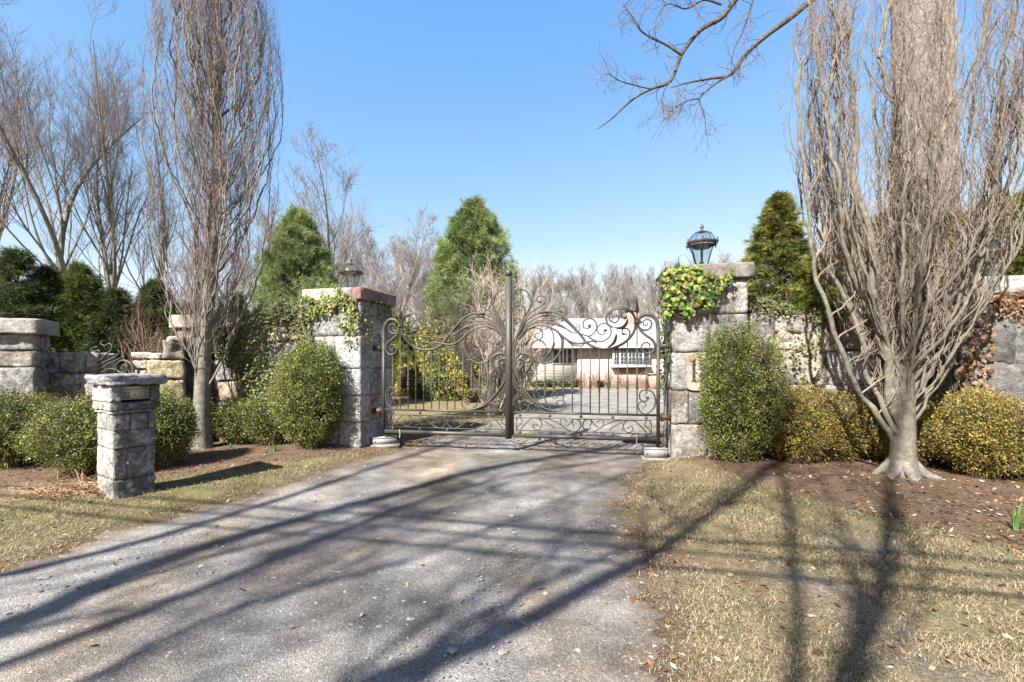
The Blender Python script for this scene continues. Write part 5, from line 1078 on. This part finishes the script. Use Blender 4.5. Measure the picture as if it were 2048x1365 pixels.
for i, (X, d, H, W_) in enumerate([(1165, 28.4, 1.25, .7), (1190, 28.2, 1.2, .7), (1215, 28.3, 1.3, .8), (1245, 28.2, .9, .7), (1280, 28.3, .85, .7)]):
    twig_shrub('bare_shrub', at(X, d), H, W_, 130 + i, 'low reddish bare shrub along the brick house wall', 16, 6, 4, (.36, .22, .15), (.42, .24, .17), rl=.02, group='low bare shrubs at the house wall')
GB = 'bare woodland trees behind the left wall'
for i, (X, d, H, lean, l, nl, sd_, r0) in enumerate([
        (150, 22, 19, (-.34, .0), 'leaning bare tree whose trunk rises furthest left above the spruces', 13, 201, .2),
        (205, 23, 18, (-.28, .0), 'bare tree second from the left, leaning left, trunk beside the yellowish spruce', 12, 202, .17),
        (236, 25, 19, (-.12, .0), 'bare tree third from the left with an upright trunk', 12, 203, .18),
        (262, 24, 16, (-.42, .05), 'bare tree fourth from the left with a strongly slanting trunk', 12, 204, .15),
        (275, 27, 17, (.06, .0), 'bare upright tree partly behind the slim columnar tree', 12, 205, .15),
        (20, 26, 20, (-.25, 0), 'bare tree at the far left edge of the woodland', 12, 206, .18)]):
    bare_tree('bare_tree', at(X, d), H, r0, lean, sd_, l, GB, nl=nl, n2=7, n3=6, n4=4, col=(.18, .165, .13), tcol=(.22, .175, .155), spread=.45, up=.15, t0=.22, rmin=.008, ratio=.48, wig=.045, crook=.035)
GC = 'bare trees between the columnar tree and the pine'
for i, (X, d, H, lean, l, sd_, r0) in enumerate([
        (560, 30, 13.5, (-.02, 0), 'reddish bare tree just right of the columnar tree crown', 211, .20),
        (640, 29, 14.0, (.05, 0), 'tall bare tree between the bright pine and the left lantern', 212, .18),
        (665, 32, 13.2, (.10, 0), 'bare tree leaning right above the bright pine', 213, .18),
        (742, 33, 10.0, (.03, 0), 'bare tree directly behind the left lantern', 214, .16),
        (778, 31, 11.0, (.04, 0), 'bare tree just right of the left lantern with pale trunk', 215, .17),
        (828, 36, 9.6, (0, 0), 'smaller bare tree midway between the left lantern and the big pine', 216, .15)]):
    bare_tree('bare_tree', at(X, d), H, r0, lean, sd_, l, GC, nl=12, n2=7, n3=5, n4=4, col=(.26, .24, .20), tcol=(.25, .21, .19), spread=.45, up=.10, t0=.25, rmin=.011, ratio=.42)
# far woodland: each tree a thing; five kinds copied
protos = [bare_tree('woodland_tree', (0, 60 + 2 * i, 0), 12 + i * .8, .17, (.02 * (i - 2), 0), 220 + i, 'thin bare tree in the far woodland beyond the house and lawn', 'thin bare trees of the far woodland', nl=13, n2=7, n3=5, n4=3, col=(.33, .31, .28), tcol=(.25, .232, .215), spread=.42, up=.12, t0=.3, rmin=.014, ratio=.34) for i in range(5)]
rw = np.random.default_rng(9); first = [True] * 5
xs_ = np.concatenate([np.linspace(690, 1010, 40), np.linspace(1015, 1560, 90), np.linspace(330, 680, 16)])
for k, X in enumerate(xs_):
    d = rw.uniform(48, 82); i = k % 5; X = X + rw.normal(0, 6)
    topy = np.interp(X, [330, 600, 850, 900, 1040, 1130, 1250, 1330, 1440, 1500, 1560], [470, 470, 470, 545, 528, 532, 545, 512, 520, 505, 505]) + rw.uniform(-8, 26)
    Ht = EYE + (HY - topy) / F * d; s_ = Ht / ((12 + i * .8) * 1.08)
    if first[i]: first[i] = False; protos[i].location = at(X, d); protos[i].scale = (s_,) * 3
    else: copy_tree(protos[i], at(X, d), rw.uniform(0, 6.28), s_)

# ------------------------------------------------------------------ huge trunk and its limb over the gate
def big_tree():
    b = np.array([8.42, 9.3, 0.0]); root = empty('old_oak', b); tag(root, 'huge pale tree trunk behind the right wall with limbs reaching over the gate', 'tree')
    tb = MB(); cb = MB(); K = 30; t = np.linspace(0, 1, K); rng = np.random.default_rng(300)
    pts = np.array([px(X, Y, 9.3) - b for X, Y in ((1848, 760), (1848, 600), (1850, 400), (1850, 200), (1845, 0), (1838, -160), (1830, -330))]); pts[0][2] = -.1
    P = catmull(pts, 22); R = np.interp(np.linspace(0, 1, len(P)), [0, .15, .5, .8, 1], [.62, .50, .46, .48, .42]); sides = 120
    th = np.arange(sides) / sides * 6.2832; V = []
    for p, r in zip(P, R): V.append(np.stack([p[0] + r * np.cos(th), p[1] + r * np.sin(th), p[2] + 0 * th], -1))
    V = np.array(V); dd = nrm((V - P[:, None]) * [1, 1, 0]); V += dd * (.03 * np.abs(noise(V * [1, 1, .22], 13, 0)) + .05 * noise(V * [1, 1, .3], 1.2, 1))[..., None]
    n = len(P); idx = np.arange(n * sides).reshape(n, sides); nx = np.roll(idx, -1, 1); tb.add(V.reshape(-1, 3), np.stack([idx[:-1], nx[:-1], nx[1:], idx[1:]], -1).reshape(-1, 4), (.27, .24, .21)); top = P[-1]
    def L(pts, d0, d1, r0, r1, seg=5):
        dd_ = np.linspace(d0, d1, len(pts)); P = catmull(np.array([px(1180 + a * .4395, c * .4395, d_) for (a, c), d_ in zip(pts, dd_)]) - b, seg); P += noise(P, 3.0, 2)[:, None] * .02
        tubes(tb, P, np.linspace(r0, r1, len(P)), 8, (.13, .12, .10)); idx = np.linspace(0, len(P) - 1, 16); return np.stack([np.interp(idx, np.arange(len(P)), P[:, j]) for j in range(3)], -1), np.linspace(r0, r1, 16)
    limbs = [L([(1500, -420), (1250, -180), (1010, 0), (900, 90), (780, 180), (700, 260), (640, 340), (540, 360), (440, 380), (370, 400)], 9.0, 8.0, .075, .007),
             L([(640, 340), (560, 390), (500, 450), (522, 520), (530, 620)], 8.2, 8.0, .020, .006), L([(500, 450), (440, 460), (390, 490), (360, 520)], 8.1, 8.0, .012, .005),
             L([(1250, -180), (900, -200), (760, -80), (660, 0), (600, 80), (500, 140), (415, 250), (365, 370), (280, 405), (200, 450), (100, 540), (30, 590)], 9.0, 7.7, .07, .007),
             L([(415, 250), (340, 200), (240, 150), (190, 80), (150, 20)], 8.0, 7.8, .024, .007), L([(600, 20), (520, 0), (440, 40), (350, 20), (300, 90)], 8.1, 8.0, .022, .006),
             L([(760, -80), (735, 20), (700, 130), (660, 220), (640, 290)], 8.3, 8.2, .022, .005), L([(280, 405), (200, 385), (130, 360), (90, 330)], 7.8, 7.7, .014, .005), L([(900, -200), (600, -260), (400, -150), (250, -60), (150, 30)], 8.6, 7.8, .05, .006), L([(365, 370), (330, 440), (340, 520)], 7.9, 7.8, .010, .004)]
    P1 = np.array([l[0] for l in limbs]); R1 = np.array([l[1] for l in limbs])
    keep = slice(None); s, d, r, t_, pi = children(P1, R1, 15, .25, 1, .8, rng); l2 = .5 * rng.uniform(.4, 1.2, len(t_)); P2 = grow(s, d, l2, 9, .12, np.array([0, 0, -.02]), rng, None, .16); R2 = taper(np.clip(r * .4, .0035, .007), 9, .5); tubes(cb, P2, R2, 4, (.12, .10, .09))
    s, d, r, t_, pi = children(P2, R2, 6, .2, 1, .8, rng); l3 = .22 * rng.uniform(.4, 1.3, len(t_)); P3 = grow(s, d, l3, 6, .2, np.zeros(3), rng, None, .2); tubes(cb, P3, taper(np.full(len(t_), .0026), 6, .6), 3, (.24, .18, .16))
    # upper crown beyond the frame
    nl = 14; a = rng.uniform(0, 6.28, nl); s = np.tile(top, (nl, 1)); P = grow(s, np.stack([np.cos(a), np.sin(a), 1 + 0 * a], -1), np.full(nl, 5.0), 10, .05, np.array([0, 0, .1]), rng, None, .08); R = taper(np.full(nl, .2), 10, .2); tubes(tb, P, R, 8, (.3, .27, .23))
    s, d, r, t_, pi = children(P, R, 8, .2, 1, .6, rng, .1); P = grow(s, d, np.full(len(t_), 2.2), 8, .05, np.array([0, 0, .06]), rng, None, .1); tubes(cb, P, taper(np.clip(r * .5, .01, .05), 8, .2), 4, (.25, .2, .17))
    tb.build('trunk', M_bark2, root, True); cb.build('crown', M_twig, root)
big_tree()

# ------------------------------------------------------------------ house
def house():
    y0 = 30.0; X = lambda p_: (p_ - CX) / F * y0
    Zp = lambda y_: EYE + (HY - y_) / F * y0
    root = empty('ranch_house', (X(1225), y0, 0)); tag(root, 'single storey white roofed brick house with bay window beyond the gate', 'house'); o = np.array([X(1225), y0, 0]); M = lambda V: V - o
    ev = Zp(693); xb = X(1158); xl = X(1035); xr = X(1500); yb = y0 + 9
    def bx(name, a, m, par=root):
        mb = MB(); box(mb, *a, M=M); return mb.build(name, m, par)
    bx('brick_wall', (xb, xr, y0, y0 + .3, -.1, ev), M_brick); sid = bx('siding_wall', (xl, xb - .02, y0 + .25, y0 + .45, -.1, ev), M_siding)
    mb = MB()
    for k in range(14): z = .15 + k * .18; box(mb, xl, xb - .05, y0 + .225, y0 + .245, z, z + .012, M=M)
    mb.build('clapboard_edges', M_siding, sid)
    bx('side_wall', (xl, xl + .2, y0 + .5, yb, -.1, ev), M_siding); bx('side_wall', (xr - .2, xr, y0 + .35, yb, -.1, ev), M_brick); bx('rear_wall', (xl, xr, yb, yb + .2, -.1, ev), M_siding)
    rz = EYE + (HY - 637) / F * 34.5; oh = .55; xl2 = xl - .3; xr2 = xr + .3; hip = 4.3
    V = np.array([(xl2, y0 - oh, ev), (xr2, y0 - oh, ev), (xr2, yb + oh, ev), (xl2, yb + oh, ev), (xl2 + hip, 34.5, rz), (xr2 - hip, 34.5, rz), (xl2, y0 - oh, ev - .14), (xr2, y0 - oh, ev - .14), (xr2, yb + oh, ev - .14), (xl2, yb + oh, ev - .14)])
    mb = MB(); mb.add(M(V), [[0, 1, 5, 4], [2, 3, 4, 5], [0, 6, 7, 1], [1, 7, 8, 2], [2, 8, 9, 3], [3, 9, 6, 0], [6, 9, 8, 7]]); mb.add(M(V), [[1, 2, 5], [3, 0, 4]]); rf = mb.build('roof', M_roof, root)
    bx('gutter', (xl2, xr2, y0 - oh - .1, y0 - oh - .005, ev - .14, ev - .02), M_white)
    c0, c1 = (1254 - CX) / F * 33.5, (1278 - CX) / F * 33.5; bx('chimney', (c0, c1, 33.2, 34.2, 3.8, EYE + (HY - 627) / F * 33.5), M_brick2, rf)
    bx('downpipe', (X(1155), X(1158.5), y0 + .05, y0 + .15, 0, ev - .14), M_white)
    # three pane window on the siding
    f = bx('window', (X(1105), X(1149), y0 + .19, y0 + .248, Zp(729), Zp(697)), M_white)
    for a, b_ in ((1107, 1118), (1121.5, 1133), (1136.5, 1147)): bx('pane', (X(a), X(b_), y0 + .17, y0 + .188, Zp(726.5), Zp(699)), M_pane, f)
    # bay window
    b0, b1, bz0, bz1 = X(1224), X(1297), Zp(732), Zp(696)
    fr_ = bx('bay_window', (b0, b1, y0 - .35, y0 - .002, bz0, bz1), M_white)
    bx('sill', (b0 - .1, b1 + .1, y0 - .45, y0 - .003, bz0 - .1, bz0 - .004), M_white, fr_)
    mb = MB(); Vb = np.array([(b0, y0 - .4, bz0 - .1), (b1, y0 - .4, bz0 - .1), (b1, y0 - .004, bz0 - .1), (b0, y0 - .004, bz0 - .1), (b0 + .6, y0 - .02, bz0 - .5), (b1 - .6, y0 - .02, bz0 - .5)]) - o
    mb.add(Vb, [[0, 4, 5, 1], [0, 1, 2, 3], [3, 2, 5, 4]]); mb.add(Vb, [[0, 3, 4], [1, 5, 2]]); mb.build('bracket_panel', mat('shingle_brown', (.3, .2, .15), noise_s=10, noise_a=.2), fr_)
    cols = [1226, 1234, 1238.5, 1246.5, 1251, 1258.5, 1265.5, 1273, 1280, 1287, 1294.5]
    xs = [(1226.0, 1230.2), (1231, 1235.2), (1238.5, 1244.3), (1245.2, 1251), (1254, 1260), (1261, 1267), (1268, 1274), (1275, 1281), (1284.5, 1289), (1289.8, 1294.3)]
    zs = [(698, 705), (706, 713), (714, 721), (722, 729)]
    for (a, b_) in xs:
        for (za, zb) in zs: bx('pane', (X(a), X(b_), y0 - .375, y0 - .352, Zp(zb), Zp(za)), M_pane, fr_)
    f = bx('door', (X(1033), X(1044), y0 + .15, y0 + .245, .45, Zp(700)), M_red); bx('door_frame', (X(1031), X(1032.6), y0 + .15, y0 + .248, .3, Zp(697)), M_white, f); bx('door_frame', (X(1044.4), X(1046), y0 + .15, y0 + .248, .3, Zp(697)), M_white, f)
    return root
house()
def brick_pier():
    c = at(1308, 27.5); root = empty('brick_pier', c); tag(root, 'short red brick pier at the right end of the lawn before the house', 'brick pier')
    m = MB(); box(m, -.30, .30, -.3, .3, -.1, .85); m.build('body', M_brick2, root); m = MB(); box(m, -.36, .36, -.36, .36, .853, .93); m.build('cap', M_conc, root)
brick_pier()
rr_ = np.random.default_rng(5)
for i, X in enumerate((1075, 1100, 1128, 1150, 1200)):
    bush('foundation_plant', at(X, 28.6)[:2], (.45, .35, .35 + .1 * (i % 2)), 'low dark green foundation plant along the house front', 400 + i, n=900, leaf=.05, group='low green plants at the house front', pal=np.array([[.05, .09, .03], [.09, .14, .04], [.12, .16, .04], [.05, .07, .03], [.1, .12, .05], [.2, .2, .08]]))

# ------------------------------------------------------------------ small plants, dead stems, wires
def shoots(x, y, n, h, label, seed, wd=.009):
    rng = np.random.default_rng(seed); z = gz(x, y); root = empty('daffodil_clump', (x, y, z)); tag(root, label, 'daffodil shoots', 'young daffodil shoots in the beds')
    for i in range(n):
        a = rng.uniform(0, 6.28); L = h * rng.uniform(.6, 1.1); r = rng.uniform(0, .04); t = np.linspace(0, 1, 6); ln = rng.uniform(.05, .45)
        P = np.stack([r * math.cos(a) + t * t * L * ln * math.cos(a), r * math.sin(a) + t * t * L * ln * math.sin(a), t * L], -1); w_ = wd * np.array([.8, 1, 1, .9, .6, .1]); s = np.array([-math.sin(a), math.cos(a), 0])
        A = P + s * w_[:, None]; B = P - s * w_[:, None]; mb = MB(); k = np.arange(5); Cc_ = P + np.array([math.cos(a), math.sin(a), 0]) * .003
        mb.add(np.concatenate([A, Cc_, B]), np.concatenate([np.stack([k, k + 1, k + 7, k + 6], -1), np.stack([k + 6, k + 7, k + 13, k + 12], -1)]), np.array((.13, .24, .06)) * rng.uniform(.8, 1.3)); mb.build('leaf', M_leaf, root)
p_ = gpt(549, 915); shoots(p_[0], p_[1], 12, .17, 'small clump of green daffodil shoots in the left bed right of the slim tree', 1)
p_ = gpt(461, 907); shoots(p_[0], p_[1], 6, .09, 'tiny clump of green shoots beside the slim tree trunk', 2)
p_ = gpt(2032, 1072); shoots(p_[0], p_[1], 9, .24, 'tall clump of green daffodil shoots at the right edge before the golden hedge', 3, .012)
def dead_stems():
    rng = np.random.default_rng(70); c = gpt(140, 992); c = (c[0], c[1], gz(*c)); root = empty('dead_perennial', c); tag(root, 'flattened tan dead perennial stems at the foot of the keypad pedestal', 'dead plant')
    n = 170; a = rng.normal(0.1, 1.0, n) + (rng.uniform(size=n) < .4) * 3.1; s = np.stack([rng.normal(0, .16, n), rng.normal(0, .09, n), rng.uniform(.01, .05, n)], -1)
    P = grow(s, np.stack([np.cos(a), np.sin(a) * .5, rng.uniform(.1, .6, n)], -1), rng.uniform(.15, .5, n), 9, .08, np.array([0, 0, -.10]), rng); P[..., 2] = np.maximum(P[..., 2], .008)
    mb = MB(); tubes(mb, P, taper(np.full(n, .0035), 9, .5), 4, np.array([.52, .34, .2]) * rng.uniform(.6, 1.3, (n, 1))); mb.build('stems', M_dry, root)
    mb = MB(); q = rng.integers(n, size=420), rng.integers(9, size=420); leaves(mb, P[q] + [0, 0, .01], .022, rng, palcol(PAL_DEAD, (.2, .2, .2, .25, .05, .1), 420, rng), aspect=.3); mb.build('leaves', M_dry, root)
dead_stems()
def wire(a, b, sag, r, label, group):
    t = np.linspace(0, 1, 24)[:, None]; a = np.array(a, float); b = np.array(b, float); P = a * (1 - t) + b * t; P[:, 2] -= sag * 4 * (t * (1 - t))[:, 0]; mb = MB(); tubes(mb, P - a, np.full(24, r), 6, (.03, .03, .03)); o = mb.build('overhead_wire', M_cable); o.location = a; tag(o, label, 'overhead wire', group); return o
wire(px(-60, 487, 16), px(440, 640, 17), .15, .016, 'thick overhead wire sloping down across the dark spruces on the left', 'overhead wires')
wire(px(-60, 472, 18), px(440, 622, 19), .1, .010, 'thin upper overhead wire sloping down across the spruces on the left', 'overhead wires')
# street side: wires and trees behind the viewer, known from the shadows they cast on the drive
GWD = np.array([.978, -.208])
def street_wire(pg, h, r, label):
    k = h / math.tan(SUN_EL); c = np.array(pg) - np.array([SX, SY]) * k; a = c - GWD * 30; b = c + GWD * 30; wire((a[0], a[1], h), (b[0], b[1], h), .25, r, label, 'street wires along the road')
street_wire(gpt(1100, 1040), 7.0, .022, 'street wire over the road casting the uppermost thin shadow line on the drive')
street_wire(gpt(1100, 1062), 6.7, .020, 'street wire over the road casting the middle thin shadow line on the drive')
street_wire(gpt(1100, 1090), 6.4, .022, 'street wire over the road casting the lowest thin shadow line on the drive')
def shade_tree(pts, r, h1, label, seed, nb=10):
    """a street tree whose stem stands so that its shadow runs through these points of the drive"""
    rng = np.random.default_rng(seed); S2 = np.array([SX, SY]); te = math.tan(SUN_EL); g_ = np.array([gpt(*p) for p in pts])
    al = np.concatenate([[0], np.cumsum(np.linalg.norm(np.diff(g_, axis=0), axis=1))]); h = h1 + al * te
    P = np.concatenate([g_ - S2 * (h / te)[:, None], h[:, None]], 1); base = np.array([P[0, 0] - .1, P[0, 1] - .1, 0.0])
    top = P[-1] + (P[-1] - P[-2]) / (h[-1] - h[-2] + 1e-6) * 2.5; low = base[None] + (P[0] - base)[None] * np.linspace(0, .93, 9)[:, None]; low[0, 2] = -.1; P = np.concatenate([low, P, [top]]) - base; P = catmull(P, 5)
    root = empty('street_tree', base); tag(root, label, 'tree', 'street trees behind the viewer'); tb = MB(); cb = MB(); Rr = np.linspace(r * 1.25, r * .45, len(P)); tubes(tb, P, Rr, 10, (.24, .21, .17))
    nb = nb + 4; s, d, rr, t, pi = children(P[None], Rr[None], nb, .5, 1, .6, rng, .4); P1 = grow(s, d, rng.uniform(2.0, 5.0, nb), 9, .06, np.array([0, 0, .1]), rng, None, .08); R1 = taper(rr * rng.uniform(.2, .42, nb), 9, .25); tubes(tb, P1, R1, 6, (.24, .21, .17))
    s, d, rr, t, pi = children(P1, R1, 8, .15, 1, .6, rng, .1); P2 = grow(s, d, rng.uniform(.7, 1.8, len(t)), 6, .06, np.array([0, 0, .06]), rng, None, .1); R2 = taper(rr * .6, 6, .4); tubes(cb, P2, R2, 4, (.22, .17, .14))
    s, d, rr, t, pi = children(P2, R2, 4, .2, 1, .6, rng, .1); P3 = grow(s, d, rng.uniform(.3, .7, len(t)), 4, .06, np.array([0, 0, .04]), rng, None, .1); tubes(cb, P3, taper(rr * .5, 4, .5), 3, (.22, .17, .14))
    tb.build('trunk', M_bark, root, True); cb.build('crown', M_twig, root)
shade_tree([(0, 1265), (300, 1135), (600, 1040), (760, 1000), (950, 945), (1130, 912), (1290, 885)], .15, 8.0, 'street tree whose trunk throws the broad shadow across the left of the drive', 501, 7)
shade_tree([(0, 1155), (280, 1090), (560, 1000), (700, 955), (850, 905)], .10, 9.0, 'street tree whose trunk throws the shadow along the left edge of the drive', 502, 2)
shade_tree([(180, 1365), (500, 1215), (800, 1130), (1000, 1050)], .05, 7.0, 'slim street tree throwing the thin shadow left of the drive centre', 503, 13)
shade_tree([(420, 1180), (700, 1060), (900, 985), (1100, 940), (1330, 905)], .07, 9, 'street tree throwing the narrow shadow that runs on to the right gate leaf', 507, 13)
shade_tree([(760, 1365), (1000, 1270), (1200, 1165), (1330, 1095), (1420, 1030), (1500, 975)], .11, 7, 'street tree throwing the slanting shadow through the drive centre', 504)
shade_tree([(960, 1235), (1130, 1150), (1290, 1085), (1400, 1020)], .055, 8.0, 'slim street tree throwing the shadow just above the slanting one', 508, 6)
shade_tree([(1590, 1365), (1595, 1200), (1585, 1090), (1570, 1000), (1560, 950)], .06, 8.0, 'street tree throwing the upright shadow onto the tall right bush', 505, 7)
shade_tree([(1690, 1365), (1745, 1230), (1768, 1130), (1774, 1040), (1778, 975)], .10, 7.0, 'street tree throwing the shadow that meets the multi stemmed tree', 506)
